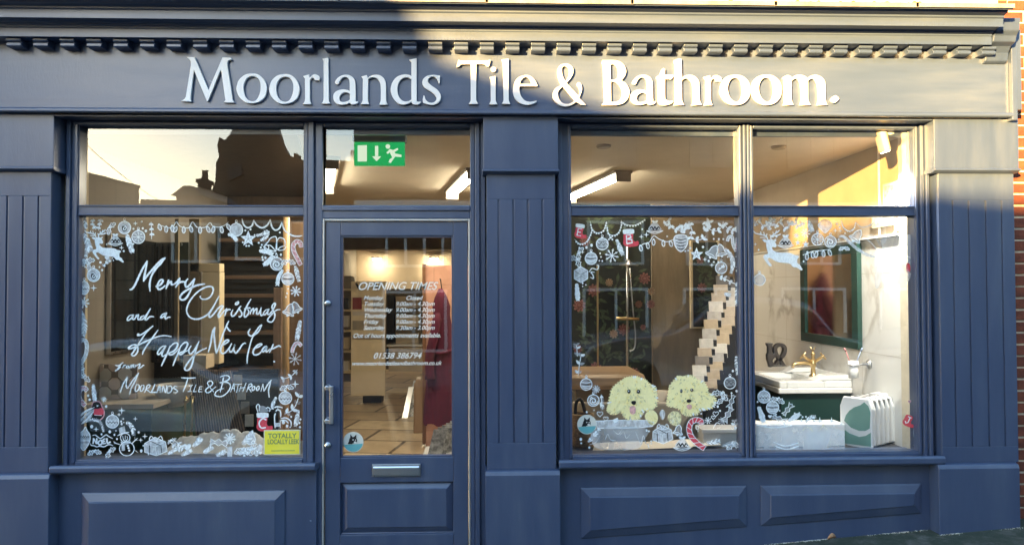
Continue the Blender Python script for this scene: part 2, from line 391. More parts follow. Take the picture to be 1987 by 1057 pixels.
# ---------------- stall risers with raised panels
def riser(pa, pb, panels, slopes=True):
    a, b = X(pa, 960, -.03), X(pb, 960, -.03)
    m = M(); m.box(a, b, -.034, .25, -.7, .655); r = m.build('stall_riser', NAVY, shop)
    for (p0, p1, y00, y01, y10, y11) in panels:
        # outer corners (front face plane), bottom edge follows the hill
        Yo = -.031
        A = U(p0, y00, Yo); B = U(p1, y01, Yo); Cc = U(p1, y11, Yo); D = U(p0, y10, Yo)
        zt_ = (A.z+B.z)/2; e = .052
        vs = []
        for off, y in ((0, -.033), (0, -.042), (.008, -.046), (e, -.062), (e+.006, -.068), (e+.016, -.068)):
            vs += [(A.x+off, y, zt_-off), (B.x-off, y, zt_-off), (B.x-off, y, Cc.z+off), (A.x+off, y, D.z+off)]
        fs = [(20, 21, 22, 23)]
        for k in range(5):
            for q in range(4): fs.append((k*4+q, k*4+(q+1) % 4, k*4+4+(q+1) % 4, k*4+4+q))
        M().add(vs, fs).build('raised_panel', NAVY, r, .0015)
    return r
riser(100, 614, [(160, 554, 952, 952, 1235, 1205)])
riser(1083, 1829, [(1126, 1447, 943.5, 942, 1043, 1019.5), (1475, 1785, 941, 936.5, 1018, 994)])

# ---------------- door and fanlight
dx0, dx1 = X(632, 700, .02), X(908, 700, .02)
fl, fr_ = X(626.5, 330, 0), X(912, 330, 0)
m = M()
bar(m, fl, fr_, zh0, zh1); bar(m, fl, fr_, zl(424, 0, 770), zl(398.5, 0, 770))
m.box(fl, fr_, -.012, 0, zl(409, 0, 770), zl(400, 0, 770)); m.box(fl+.01, fr_-.01, -.012, 0, zh0+.004, zh1-.004)
m.box(X(912.5, 600, 0), X(921, 600, 0), -.004, .09, -.4, zh1); m.box(X(922.5, 600, 0), X(931, 600, 0), -.022, .09, -.4, zh1); m.box(X(932, 600, 0), X(942, 600, 0), -.002, .09, -.4, zh1)
m.box(X(912.5, 600, 0), X(942, 600, 0), .002, .088, -.4, zh1-.002)
door = m.build('door_frame', NAVY, shop, .004)
m = M(); m.box(fl+.001, fl+.012, -.006, .05, -.4, zl(424.5, 0)); m.box(fr_-.012, fr_-.001, -.006, .05, -.4, zl(424.5, 0)); m.box(fl+.014, fr_-.014, -.006, .05, zl(428.5, 0, 770), zl(425, 0, 770))
m.build('draught_strip', pm('weather_strip', (.55, .54, .52), .45, .6), door, .002)
pane(fl, fr_, zl(398.5, 0, 770)-.005, zh0+.005, door)
YD = .012
w0, w1 = X(660.5, 700, YD), X(880, 700, YD)
zq0, zq1 = zl(887, YD, 770), zl(457, YD, 770); zdt = zl(429.5, YD, 770); zp1, zp0 = zl(935, YD, 770), zl(1036, YD, 770)
m = M()
m.box(dx0, w0, YD, YD+.05, -.12, zdt); m.box(w1, dx1, YD, YD+.05, -.12, zdt)
m.box(w0+.0005, w1-.0005, YD+.001, YD+.05, zq1, zdt-.001); m.box(w0+.0005, w1-.0005, YD+.001, YD+.05, zp1, zq0); m.box(w0+.0005, w1-.0005, YD+.001, YD+.05, -.12, zp0)
# glazing bead
for (a, b, c, d) in ((w0, w0+.012, zq0, zq1), (w1-.012, w1, zq0, zq1), (w0+.012, w1-.012, zq1-.012, zq1), (w0+.012, w1-.012, zq0, zq0+.010)):
    m.box(a, b, YD+.010, YD+.045, c, d)
leaf = m.build('door', NAVY, shop, .003)
pane(w0+.008, w1-.008, zq0+.006, zq1-.008, leaf)
e = .042; vs = []
for off, y in ((-.004, YD+.045), (-.004, YD+.026), (.006, YD+.030), (.010, YD+.026), (e, YD+.008), (e+.004, YD+.003), (e+.010, YD+.003)):
    vs += [(w0+off, y, zp1-off), (w1-off, y, zp1-off), (w1-off, y, zp0+off), (w0+off, y, zp0+off)]
fs = [(24, 25, 26, 27)]
for k in range(6):
    for q in range(4): fs.append((k*4+q, k*4+(q+1) % 4, k*4+4+(q+1) % 4, k*4+4+q))
M().add(vs, fs).build('raised_panel', NAVY, leaf, .001)
# letter plate
a, b, c, d = X(722, 911, 0), X(816, 911, 0), zl(923, 0, 770), zl(900, 0, 770)
m = M(); m.box(a, b, -.004, YD+.002, c, d); m.extrude_x([(-.0045, c+.006), (-.012, c+.010), (-.012, d-.020), (-.008, d-.012), (-.0045, d-.010)], a+.008, b-.008)
m.build('letter_plate', CHROME, leaf, .003)
# pull handle: a square bow on two studs
hx, hz1, hz0 = X(644, 780, -.03), zl(748, -.03, 640), zl(821, -.03, 640); hx0 = X(634, 780, -.03)
m = M(); m.box(hx-.012, hx+.012, -.052, -.034, hz0, hz1); m.box(hx0-.008, hx-.012, -.050, -.036, hz1-.026, hz1-.002); m.box(hx0-.008, hx-.012, -.050, -.036, hz0+.002, hz0+.026)
for z in (hz1-.014, hz0+.014): m.lathe([(.015, -.036), (.015, .006), (.019, .008), (.019, YD+.002)], (hx0, 0, z), 'y', 16)
m.build('door_handle', CHROME, leaf, .004)
for py in (588, 863):
    m = M(); m.lathe([(.019, .012), (.019, .004), (.014, .001), (.008, .0), (.008, -.012), (.015, -.014), (.015, -.022), (.006, -.026)], (X(635.5, py, 0), 0, zl(py, 0, 640)), 'y', 8)
    m.build('lock_knob', CHROME, leaf, .001)

# ---------------- right window
qx0, qx1 = X(1081, 600, 0), X(1830, 600, 0)
a0, a1, b0, b1 = X(1109.5, 600, 0), X(1435, 600, 0), X(1463.5, 600, 0), X(1777, 600, 0)
zsr = zl(876.5, 0, 1270)
m = M()
bar(m, qx0, a0, .55, zh1); bar(m, b1, 2.93, .55, zh1)
for (a, b) in ((a0, a1), (b0, b1)):
    bar(m, a, b, zh0, zh1); bar(m, a, b, zt0, zt1); bar(m, a, b, .60, zs-.002)
    m.box(a, b, -.012, 0, zh0+.004, zh1-.004); m.box(a, b, -.010, 0, zt1-.010, zt1-.003); m.box(a, b, -.010, 0, zt0+.003, zt0+.010); m.box(a, b, -.016, 0, zs-.030, zs-.008)
    m.box(a-.020, a-.004, -.014, 0, zs-.02, zh0+.02); m.box(b+.004, b+.020, -.014, 0, zs-.02, zh0+.02)
m.box(b1+.028, b1+.050, -.030, 0, zs-.06, zh1); m.box(b1+.054, b1+.075, -.050, -.001, zs-.06, zh1); m.box(qx0+.008, qx0+.034, -.028, 0, zs-.06, zh1)
right_win = m.build('display_window', NAVY, shop, .003)
right_win['label'] = 'right display window of two lights painted with ornaments and shaggy dogs'
m = M(); m.box(a1+.0, b0-.0, .002, .09, .6, zh1-.002); m.box(a1+.026, (a1+b0)/2-.003, -.026, .06, .62, zh1-.001); m.box((a1+b0)/2+.003, b0-.026, -.026, .06, .62, zh1-.001)
m.build('mullion', NAVY, right_win, .006, seg=3)
for (a, b) in ((a0, a1), (b0, b1)):
    pane(a-.004, b+.004, zt1-.005, zh0+.005, right_win); pane(a-.004, b+.004, zs-.006, zt0+.005, right_win)
sill(1085, 1834, 888.5, 906, right_win)
# ================================================================== raised letters on the fascia
sign = thing('shop_sign', 'raised white serif letters reading Moorlands Tile & Bathroom. along the navy fascia', 'shop sign')
K = 7.0964
# outlines traced in enlarged units: (x offset of the crop, list of rings); '*' marks a sharp corner
def ring(txt):
    """'x,y' smooth points and 'x,y*' corners -> dense outline"""
    pts = []
    for t in txt.split():
        c = t.endswith('*'); a, b = t.rstrip('*').split(','); pts.append((float(a), float(b), c))
    N = len(pts); out = []
    for i in range(N):
        p1, p2 = pts[i], pts[(i+1) % N]
        out.append((p1[0], p1[1]))
        if p1[2] and p2[2]: continue
        v = lambda p: Vector((p[0], p[1]))
        p0 = v(pts[i-1]) if not p1[2] else v(p1)*2-v(p2)
        p3 = v(pts[(i+2) % N]) if not p2[2] else v(p2)*2-v(p1)
        a, b = v(p1), v(p2)
        for k in range(1, 5):
            t = k/5
            q = .5*((2*a)+(b-p0)*t+(2*p0-5*a+4*b-p3)*t*t+(3*a-p0-3*b+p3)*t**3); out.append((q.x, q.y))
    return out
OO = ['1050,332 1130,345 1210,410 1248,500 1250,560 1225,650 1160,715 1050,743 950,722 870,650 835,560 840,500 870,420 950,350', '1050,368 975,400 935,480 930,545 950,640 1000,700 1060,716 1115,690 1155,610 1168,530 1160,450 1120,390']
RR = '1755,368* 1835,345* 1842,392* 1880,355 1925,343 1975,370 1985,400 1975,428* 1915,424* 1905,400 1880,388 1855,410 1846,440* 1846,680* 1852,715 1868,755* 1752,755* 1775,715 1782,680* 1780,400* 1765,385'
LL = '177,130* 257,112* 262,690* 268,715 285,748* 165,745* 185,715 192,690* 192,160* 185,145'
AA = ['350,460 365,420 410,375 480,350 545,355 600,390 625,440 630,500* 634,690 645,720 668,712* 665,735 640,752 590,760 560,745 552,735* 520,750 460,762 390,755 340,715 325,660 335,610 380,570 450,552 520,560 553,575* 552,470 540,410 500,380 450,390 420,425 400,470* 380,480', '555,610* 500,590 450,605 415,640 410,690 430,720 480,725 530,710 555,690*']
NN = '715,375* 785,355* 803,392* 850,362 910,350 970,358 1020,395 1045,445 1053,520* 1053,690* 1060,725 1078,762* 960,762* 975,725 982,690* 982,540 970,460 930,400 870,385 815,405 806,430* 803,690* 808,725 824,755* 706,755* 725,720 732,690* 735,410* 725,390'
GL = [
 (340, ['150,106* 255,106* 275,150* 448,560* 640,112* 748,114* 770,140* 725,150 705,185 712,260* 755,520* 775,680* 785,705 805,733* 657,730* 680,700 678,680* 625,300* 612,290* 440,712* 425,712* 245,280* 200,640* 198,690* 215,718* 72,712* 115,685 135,650* 205,220* 200,160 175,130']),
 (340, OO), (340, [OO[0], OO[1]], 452, 8), (340, [RR]),
 (600, [LL]), (600, AA), (600, [NN]),
 (600, ['1375,142* 1475,122* 1475,680* 1480,712 1500,722 1532,718* 1528,742 1490,760 1440,758 1412,738 1405,720* 1350,752 1280,762 1210,735 1150,665 1122,590 1122,520 1150,440 1210,375 1300,345 1370,352 1405,370* 1404,180* 1395,160', '1403,410* 1360,388 1310,388 1255,420 1222,480 1210,550 1222,630 1260,690 1310,718 1370,712 1405,690*']),
 (600, ['1798,362* 1795,470* 1780,470* 1765,420 1730,382 1690,375 1650,392 1632,425 1640,460 1690,505 1760,555 1800,610 1810,660 1795,710 1750,750 1690,765 1620,755 1565,735* 1560,690* 1572,635* 1585,640* 1600,690 1640,728 1690,735 1735,715 1750,675 1730,630 1680,585 1600,535 1565,495 1555,450 1575,400 1630,362 1710,352 1760,358']),
 (870, ['140,142* 160,155* 540,155* 578,142* 572,190* 555,238* 530,232* 510,210 470,202 385,200* 382,690* 388,715 412,752* 280,752* 303,715 308,690* 306,202* 230,203 170,210 140,240* 113,242* 125,190*']),
 (870, ['622,240 652,255 655,280 640,305 610,308 588,285 590,255', ]),
 (870, ['568,382* 648,366* 652,690* 658,720 676,758* 562,756* 580,720 586,690* 582,410*']),
 (870, ['735,142* 828,127* 832,690* 838,715 854,752* 736,750* 755,720 762,690* 752,200* 745,165']),
 (870, ['1215,508* 985,508* 980,560 1000,640 1050,700 1110,722 1170,718 1215,710* 1212,730 1150,755 1080,765 1000,745 930,690 895,610 893,540 915,450 970,385 1060,356 1130,368 1190,420 1222,480 1232,505*', '985,476* 1145,478* 1130,420 1095,385 1055,382 1010,415']),
 (870, ['1610,200 1660,205 1715,250 1722,320 1690,390 1640,450 1630,462* 1700,540* 1795,640* 1812,590 1800,530 1770,480* 1790,458 1815,460 1838,500 1840,570 1812,650 1805,670* 1900,765* 1830,765* 1765,725* 1700,765 1620,785 1540,770 1465,710 1440,640 1450,580 1490,530 1560,495* 1530,430 1505,340 1510,270 1550,215', '1620,230 1580,235 1565,270 1570,340 1595,410 1620,440* 1655,380 1668,310 1655,255', '1575,510* 1520,570 1510,620 1530,690 1580,740 1640,755 1700,738 1745,705*']),
 (1150, ['140,150* 280,148* 370,165 435,215 465,290 455,350 420,405 392,425* 460,470 505,545 510,610 480,690 420,745 330,768* 130,765* 165,725* 148,210* 132,180*', '250,205* 252,420* 300,420 345,390 360,320 345,250 300,205', '255,440* 258,725* 330,722 385,690 412,625 408,560 370,490 320,450']),
 (1150, AA, 203, 3), 
 (1150, ['885,380* 930,345 960,275 985,262* 1002,268* 1000,350* 1120,352* 1125,368* 1085,412* 1002,405* 1003,660 1020,695 1060,715 1110,705* 1115,722* 1080,752 1010,770 950,768 915,735 908,680* 900,410* 888,398*']),
 (1150, ['1126,155* 1185,130* 1230,132* 1236,395* 1290,360 1370,355 1430,385 1470,440 1478,520* 1482,690* 1490,725 1512,762* 1372,770* 1388,725 1392,690* 1388,530 1375,460 1330,408 1280,400 1240,425 1234,450* 1236,690* 1245,725 1268,765* 1126,768* 1142,725 1146,690* 1138,200*']),
 (1150, [RR], -216, 14, 1.06),
 (1380, ['340,352 430,365 510,425 548,510 550,590 520,680 450,745 350,768 250,750 170,680 130,590 135,520 165,430 240,370', '340,390 285,410 245,480 238,560 262,650 300,700 350,725 405,700 435,620 438,540 425,460 390,405']),
 (1380, ['340,352 430,365 510,425 548,510 550,590 520,680 450,745 350,768 250,750 170,680 130,590 135,520 165,430 240,370', '340,390 285,410 245,480 238,560 262,650 300,700 350,725 405,700 435,620 438,540 425,460 390,405'], 430, -2),
 (1380, ['1003,385 1060,355 1105,368* 1120,395* 1180,358 1245,352 1300,368 1335,395* 1400,360 1470,355 1540,390 1580,450 1585,540* 1588,690* 1595,725 1614,765* 1470,768* 1485,725 1488,690* 1485,540 1470,460 1430,405 1380,405 1345,435* 1348,690* 1358,725 1382,765* 1235,768* 1250,725 1254,690* 1250,540 1235,450 1200,402 1160,405 1120,430* 1118,690* 1128,725 1146,765* 1005,768* 1020,725 1025,690* 1015,430 1003,405']),
 (1380, ['1725,637 1772,675 1748,712 1705,735 1662,695 1690,655']),
]
YL = -.195
for g in GL:
    ox, rings = g[0], g[1]; dx, dy = (g[2], g[3]) if len(g) > 3 else (0, 0); sx = g[4] if len(g) > 4 else 1
    c = bpy.data.curves.new('t', 'CURVE'); c.dimensions = '2D'; c.fill_mode = 'BOTH'; c.extrude = .009; c.bevel_depth = .0014; c.bevel_resolution = 1; c.offset = -.0010
    xs = []
    for rg in rings:
        pts = ring(rg); sp = c.splines.new('POLY'); sp.points.add(len(pts)-1); sp.use_cyclic_u = True
        for q, (a, b) in zip(sp.points, pts):
            if sx != 1: a = 1755+(a-1755)*sx
            p = U(ox+(a+dx)/K, 95+(b+dy)/K, YL); q.co = (p.x, p.z, 0, 1)
    me = curve_mesh(c); me.materials.append(WHITE)
    for v in me.vertices: v.co = (v.co.x, YL+.022-v.co.z, v.co.y)
    link('letter', me, sign)
# ================================================================== the street: pavement, road and the far side
def mossy_pavement():
    m, ns, ls, b = newmat('mossy_pavement')
    n = ns.new('ShaderNodeTexNoise'); n.inputs['Scale'].default_value = 9; n.inputs['Detail'].default_value = 9; n.inputs['Roughness'].default_value = .7
    ls.new(mapping(ns, ls, (1, 1, 1)), n.inputs['Vector'])
    r = ramp(ns, [(.36, (.022, .034, .022)), (.5, (.040, .050, .034)), (.62, (.085, .085, .07)), (.75, (.16, .155, .135))])
    ls.new(n.outputs[0], r.inputs[0]); ls.new(r.outputs[0], b.inputs['Base Color']); b.inputs['Roughness'].default_value = .9
    n2 = ns.new('ShaderNodeTexNoise'); n2.inputs['Scale'].default_value = 120; ls.new(mapping(ns, ls, (1, 1, 1)), n2.inputs['Vector'])
    bp = ns.new('ShaderNodeBump'); bp.inputs['Strength'].default_value = .7; bp.inputs['Distance'].default_value = .006
    ls.new(n2.outputs[0], bp.inputs['Height']); ls.new(bp.outputs[0], b.inputs['Normal'])
    return m
def slab(name, y0, y1, dz, mat, thick=.3, x0=-70, x1=70):
    m = M(); vs = []
    for x in (x0, x1):
        for y in (y0, y1):
            for t in (0, thick): vs.append((x, y, ground(x)+dz-t))
    m.add(vs, [(0, 2, 6, 4), (1, 5, 7, 3), (0, 4, 5, 1), (2, 3, 7, 6), (0, 1, 3, 2), (4, 6, 7, 5)])
    return tag(m.build(name, mat), kind='structure')
slab('pavement', -1.9, .05, 0, mossy_pavement())
slab('kerb', -2.05, -1.9, .002, pm('granite_kerb', (.22, .21, .20), .8, var=.3, scale=(9, 9, 9), bump=.5))
slab('road', -9.4, -2.05, -.12, pm('asphalt', (.05, .05, .052), .85, var=.25, scale=(2, 2, 2), bump=.8, bscale=(150, 150, 150)))
slab('far_pavement', -13.2, -9.4, 0, pm('paving', (.17, .165, .155), .85, var=.25, scale=(2, 2, 2), bump=.5))
slab('ground', -260, -13.2, -.05, pm('far_ground', (.09, .09, .07), .95, var=.3, scale=(.2, .2, .2)), x0=-300, x1=300)
slab('ground', .06, 60, -.16, pm('subsoil', (.08, .07, .06), .95), x0=-70, x1=70)
# pale grit washed against the foot of the wall
rs = random.Random(11); m = M(); cl = [(rs.uniform(1.8, 3.5), rs.uniform(.02, .10)) for k in range(16)]
for k in range(420):
    c_, w_ = rs.choice(cl); x = rs.gauss(c_, w_); y = (-.034 if x < 2.86 else -.142)-abs(rs.gauss(0, .010)); s = rs.uniform(.0012, .0045)
    q = rs.uniform(0, 3); m.lathe([(s, 0), (s*.8, s*.4), (.001, s*.5)], (x, y, ground(x)+.0005), n=5)
tag(m.build('grit', pm('pale_grit', (.55, .52, .44), .9, var=.25, scale=(60, 60, 60))), kind='stuff')
# a dry leaf blown against the wall
p = U(1613, 1042, -.07); lf = []; m = M(); NL = 8
for i in range(NL+1):
    t = i/NL; wd = .020*math.sin(math.pi*t)**.7
    for j in (-1, 0, 1):
        lf.append((p.x-.030+.060*t, -.075-.012*math.sin(3*t)+.010*abs(j)*math.sin(math.pi*t), ground(p.x)+.012+.022*math.sin(2.6*t)+wd*j*.9))
m.add(lf, [(i*3+j, i*3+j+1, i*3+j+4, i*3+j+3) for i in range(NL) for j in (0, 1)])
leaf_o = tag(m.build('dry_leaf', pm('dry_leaf', (.30, .17, .09), .7, var=.35, scale=(60, 60, 60)), smooth=True), 'curled brown dead leaf lying against the foot of the navy wall', 'leaf')
leaf_o.modifiers.new('thickness', 'SOLIDIFY').thickness = .0012
# ---------------- red-brick neighbour at the right edge
BR = pm('red_brick', (.13, .030, .015), .85, var=.5, scale=(5, 5, 13), bump=.9, bscale=(70, 70, 70), hue=(.21, .055, .026))
MORT = pm('lime_mortar', (.52, .47, .38), .95, var=.15, scale=(30, 30, 30), bump=.6)
brick = thing('brick_building', 'red brick neighbouring house wall with pale mortar joints at the right edge', 'building')
rs = random.Random(3); mb = M(); bx0 = 3.385; row = 0; z = -.3
while z < 5.2:
    x = bx0-(.11 if row % 2 else 0)
    while x < 6.6:
        a, b = max(bx0, x), x+.215-.011
        if b-a > .02:
            dy = rs.uniform(-.004, .003); mb.box(a+rs.uniform(0, .002), b-rs.uniform(0, .002), -.006+dy, .08, z+rs.uniform(0, .002), z+.065-rs.uniform(0, .002))
        x += .215
    z += .0765; row += 1
mb.build('brickwork', BR, brick, .003)
m = M(); m.box(bx0, 6.6, .004, .3, -.4, 5.2); m.build('mortar_bed', MORT, brick)
# side bracket that closes the cornice against the brickwork
m = M(); m.extrude_x([(-.17, 3.19), (-.19, 3.20), (-.20, 3.25), (-.225, 3.285), (-.265, 3.30), (-.275, 3.335), (-.30, 3.36), (-.31, zE), (.0, zE), (.0, 3.19)], 3.195, 3.345)
m.build('cornice_bracket', NAVY, shop, .006)
m = M(); m.box(-4.5, 3.40, -.03, .02, zE+.10, 4.9); m.build('upper_wall', pm('sandstone', (.66, .55, .36), .9, var=.25, scale=(5, 5, 9), bump=.7), shop)

# ---------------- opposite side
def RF(px, py, D):
    """point D metres behind the facade that a straight-on mirror there shows at this place"""
    v = U(px, py, D+2*YG); return v.x, v.z
DARK = pm('smoke_dark_brick', (.13, .085, .058), .9, var=.4, scale=(3, 3, 9), bump=.6)
TILEH = tile_mat('hung_tiles', (.15, .085, .055), (.26, .19, .13), (.05, .035, .03), .35, .5, .8, rot=(R(90), R(45), 0), gap=.02, off=0)
SLATE = pm('slate_roof', (.085, .078, .075), .75, var=.35, scale=(2, 2, 6))
FRAME = pm('grey_window_frame', (.78, .77, .78), .5, var=.06)
DG = pm('dark_window_glass', (.02, .02, .024), .06, var=.1)
def far_window(parent, x0, x1, z0, z1, y, cols=2, rows=1, mat=None):
    m = M(); fw = .07
    m.box(x0, x1, y-.02, y+.05, z0, z0+fw); m.box(x0, x1, y-.02, y+.05, z1-fw, z1)
    for k in range(cols+1):
        x = x0+(x1-x0-fw)*k/cols; m.box(x, x+fw, y-.019, y+.049, z0+fw, z1-fw)
    for k in range(1, rows):
        z = z0+(z1-z0)*k/rows
        m.box(x0+fw, x1-fw, y-.01, y+.03, z-.025, z+.025)
    f = m.build('window', mat or FRAME, parent)
    m = M(); m.box(x0+.01, x1-.01, y-.012, y+.008, z0+.01, z1-.01); m.build('glazing', DG, f)
# tall house with a low wing whose roof line lets the sun through
t = thing('tall_house', 'tall brown brick house with a lower tile hung wing across the road', 'house')
def plan_block(m, pl, z0, z1, z2=None, grow=0):
    n = len(pl); cx_ = sum(p[0] for p in pl)/n; cy_ = sum(p[1] for p in pl)/n
    top = [((x, y, z1) if z2 is None else (cx_+(x-cx_)*.35, cy_+(y-cy_)*.35, z2)) for x, y in pl]
    m.add([(x, y, z0) for x, y in pl]+top, [tuple(range(n)), tuple(range(2*n-1, n-1, -1))]+[(i, (i+1) % n, n+(i+1) % n, n+i) for i in range(n)])
    return m
PL = [(-22, -14), (-10.24, -14), (-14.6, -19), (-22, -19)]  # plan skewed along the sun so its rays clear the side wall
plan_block(M(), PL, -3, 7.6).build('wall', DARK, t)
plan_block(M(), [(-22.2, -13.8), (-10.24, -13.8), (-14.9, -19.2), (-22.2, -19.2)], 7.6, 7.6, 10).build('roof', SLATE, t)
def skewed(poly, y0, y1):  # back end shifted sideways to let the sun pass behind the wing
    m = M(); m.prism(poly, y0, y1); m.v = [(x+.86*(y-y0) if y != y0 else x, y, z) for x, y, z in m.v]; return m
skewed([(-10.24, -3), (-10.24, 4.80), (-9.78, 4.67), (-9.1, 4.49), (-8.70, 4.38), (-8.70, -3)], -14.0, -17).build('wing', TILEH, t)
skewed([(-10.24, 4.81), (-9.78, 4.68), (-9.1, 4.50), (-8.62, 4.375), (-8.62, 4.325), (-9.1, 4.45), (-9.78, 4.63), (-10.24, 4.76)], -13.9, -17.2).build('wing_roof', SLATE, t)
for k in range(4): far_window(t, -20+k*2.5, -18.6+k*2.5, 3.6, 5.2, -13.99)
# low shop range with a strip of windows
t = thing('low_shop', 'low flat roofed shop range with grey window frames across the road', 'shop')
m = M(); m.prism([(-8.69, -3), (-8.69, 4.06), (-7.15, 4.00), (-6.55, 3.86), (-5.4, 3.84), (-3.3, 3.84), (-3.3, -3)], -21, -14.05); m.box(-15, -8.695, -21, -17.5, -3, 4.36); m.build('wall', DARK, t)  # rear box added to block sun leaking between wing and shop
m = M()
for k in range(14):
    m.box(-6.4, -4.0, -14.045, -14.02, .1+k*.165, .1+k*.165+.11)
m.build('cladding', pm('stained_boarding', (.20, .13, .085), .7, var=.3, scale=(2, 2, 14)), t)
far_window(t, -7.9, -6.7, 2.45, 3.45, -14.04, 2); far_window(t, -6.3, -4.2, 2.5, 3.5, -14.0, 3)
m = M(); m.box(-8.6, -3.4, -14.02, -13.6, 3.62, 3.80); m.build('awning_board', FRAME, t)
# chimney house, farther back
t = thing('chimney_house', 'small hipped roof house with one tall chimney pot behind the low range', 'house')
D = 22; ax, az = RF(343, 372, D); bx, bz = RF(389, 372, D); cxx, cz = RF(366, 358, D)
m = M(); m.box(ax, bx, -D-4, -D, -3, az-.12); m.build('wall', DARK, t)
m = M(); m.prism([(ax-.15, az-.12), (RF(358, 360, D)[0], RF(358, 360, D)[1]), (RF(374, 360, D)[0], RF(374, 360, D)[1]), (bx+.15, az-.12)], -D-4, -D+.1); m.build('roof', SLATE, t)
a, zt1_ = RF(359.5, 337, D); b, _ = RF(371.5, 337, D); m = M(); m.box(a, b, -D-2, -D-1.2, cz-.5, zt1_); m.box(a-.06, b+.06, -D-2.06, -D-1.14, zt1_-.14, zt1_); m.lathe([(.11, 0), (.13, .05), (.10, .30), (.13, .34)], ((a+b)/2, -D-1.6, zt1_), n=10); m.build('chimney', DARK, t)
# the steep roofed hall, far behind
t = thing('steep_roofed_hall', 'dark steep roofed stone hall with finials rising over the street', 'hall')
D = 48; P = lambda px, py: RF(px, py, D)
body = [P(392, 470), P(392, 384), P(410, 374), P(418, 352), P(419, 318), P(425, 306), P(422, 282), P(427, 268), P(429, 278), P(438, 272), P(446, 262), P(452, 248), P(462, 180), P(520, 180), P(536, 250), P(546, 280), P(557, 300), P(571, 308), P(571, 300), P(576, 300), P(577, 310), P(589, 314), P(589, 470)]
m = M(); m.prism(body, -D-1.2, -D); m.build('gable_and_roof', DARK, t)
m = M(); m.prism([P(441, 330), P(468, 322), P(472, 340), P(445, 352)], -D-.05, -D+.3); m.build('dormer', SLATE, t)
# terrace right of the gap
t = thing('brick_terrace', 'dark brick terrace with rows of grey framed sash windows across the road', 'terrace')
D = 14.3; x0 = RF(688, 300, D)[0]
m = M(); m.box(x0, 24, -D-9, -D, -3, 9.0); m.build('wall', DARK, t)
m = M(); m.box(x0-.1, 24.1, -D-9.1, -D+.35, 9.0, 9.25); m.build('eaves', FRAME, t)
m = M(); m.box(x0, 24, -D-.01, -D+.14, 3.75, 4.02); m.build('string_course', FRAME, t)
for k in range(8):
    xx = x0+.8+k*2.6
    far_window(t, xx, xx+1.5, 2.35, 3.55, -D+.03, 3, 1); far_window(t, xx+.1, xx+1.4, 4.9, 6.6, -D+.03, 2, 2, SLATE); far_window(t, xx-.1, xx+1.6, .15, 1.75, -D+.03, 2, 1)
t = thing('gap_cottage', 'low slate roofed cottage with a roof railing closing the gap in the far terrace', 'cottage')
D = 26; a, za = RF(588, 312, D); b, zb = RF(700, 312, D)
m = M(); m.box(a-.3, b, -D-6, -D, -3, za); m.build('wall', DARK, t)
m = M()
for k in range(5): m.tube([(a+2+(b-a-2)*k/4, -D, za-.1), (a+2+(b-a-2)*k/4, -D, za+.45)], .03, 6)
m.tube([(a+2, -D, za+.45), (b, -D, za+.35)], .03, 6); m.build('railing', BLACK, t)
D = 12; ca = RF(160, 272, D); cb = RF(330, 402, D); m = M(); m.tube([(ca[0]+(cb[0]-ca[0])*k/8, -D, ca[1]+(cb[1]-ca[1])*k/8-.10*math.sin(math.pi*k/8)) for k in range(-3, 10)], .006, 6)
tag(m.build('overhead_cable', BLACK, smooth=True), 'thin black overhead cable slanting across the reflected sky', 'cable')
# ---------------- two parked cars on the far kerb, seen in the glass
def car(label, x, y, body, face=1):
    t = thing('parked_car', label, 'car', 'cars parked across the road', (x, y, ground(x)-.12)); t.rotation_euler = (0, -math.atan(GS)*0, 0 if face > 0 else math.pi)
    prof = [(-2.05, .28), (-2.1, .62), (-1.98, .86), (-1.62, .98), (-1.25, 1.40), (-.7, 1.50), (.05, 1.47), (.72, 1.02), (1.55, .92), (2.0, .78), (2.1, .5), (2.05, .26)]
    sp = [(p.x, p.y) for p in smooth_line(prof, 4)]
    m = M(); n = len(sp); ys = [(-.80, .86), (-.86, .97), (-.80, 1.0), (0, 1.02), (.80, 1.0), (.86, .97), (.80, .86)]
    vs = []
    for yy, sc in ys:
        for (a, b) in sp: vs.append((a*(.96 if abs(yy) > .84 else 1), yy*(1-.16*max(0, b-.9)), .28+(b-.28)*sc))
    fs = [(i*n+k, i*n+(k+1) % n, (i+1)*n+(k+1) % n, (i+1)*n+k) for i in range(len(ys)-1) for k in range(n)]
    fs += [tuple(range(n)), tuple(range((len(ys)-1)*n, len(ys)*n))]
    m.add(vs, fs); m.build('body', body, t, smooth=True)
    m = M()
    for s in (-1, 1):
        m.prism([(-1.32, 1.0), (-1.05, 1.36), (-.66, 1.43), (-.05, 1.40), (.50, 1.04)], s*.80-.012, s*.80+.012)
    m.obox((.42, 0, 1.24), (.28, 0, -.19), (0, .62, 0), (.01, 0, .012)); m.obox((-1.46, 0, 1.2), (.15, 0, .18), (0, .60, 0), (-.012, 0, .01))
    m.build('windows', DG, t)
    for sx in (-1.28, 1.3):
        for sy in (-.80, .80):
            wm = M(); wm.lathe([(.20, -.09), (.30, -.10), (.315, -.06), (.315, .06), (.30, .10), (.20, .09)], (sx, sy, .31), 'y', 20); wh = wm.build('wheel', BLACK, t)
            wm = M(); wm.lathe([(.20, -.06), (.19, .06)], (sx, sy, .31), 'y', 12); wm.build('rim', CHROME, wh)
    for sy in (-.6, .6):
        wm = M(); wm.obox((2.02, sy, .70), (.05, 0, 0), (0, .17, 0), (0, 0, .07)); wm.build('headlight', CHROME, t)
    return t
car('silver parked hatchback across the road reflected behind the greeting', -4.6, -6.6, pm('silver_car_paint', (.62, .63, .66), .25, .2, var=.03, coat=.6))
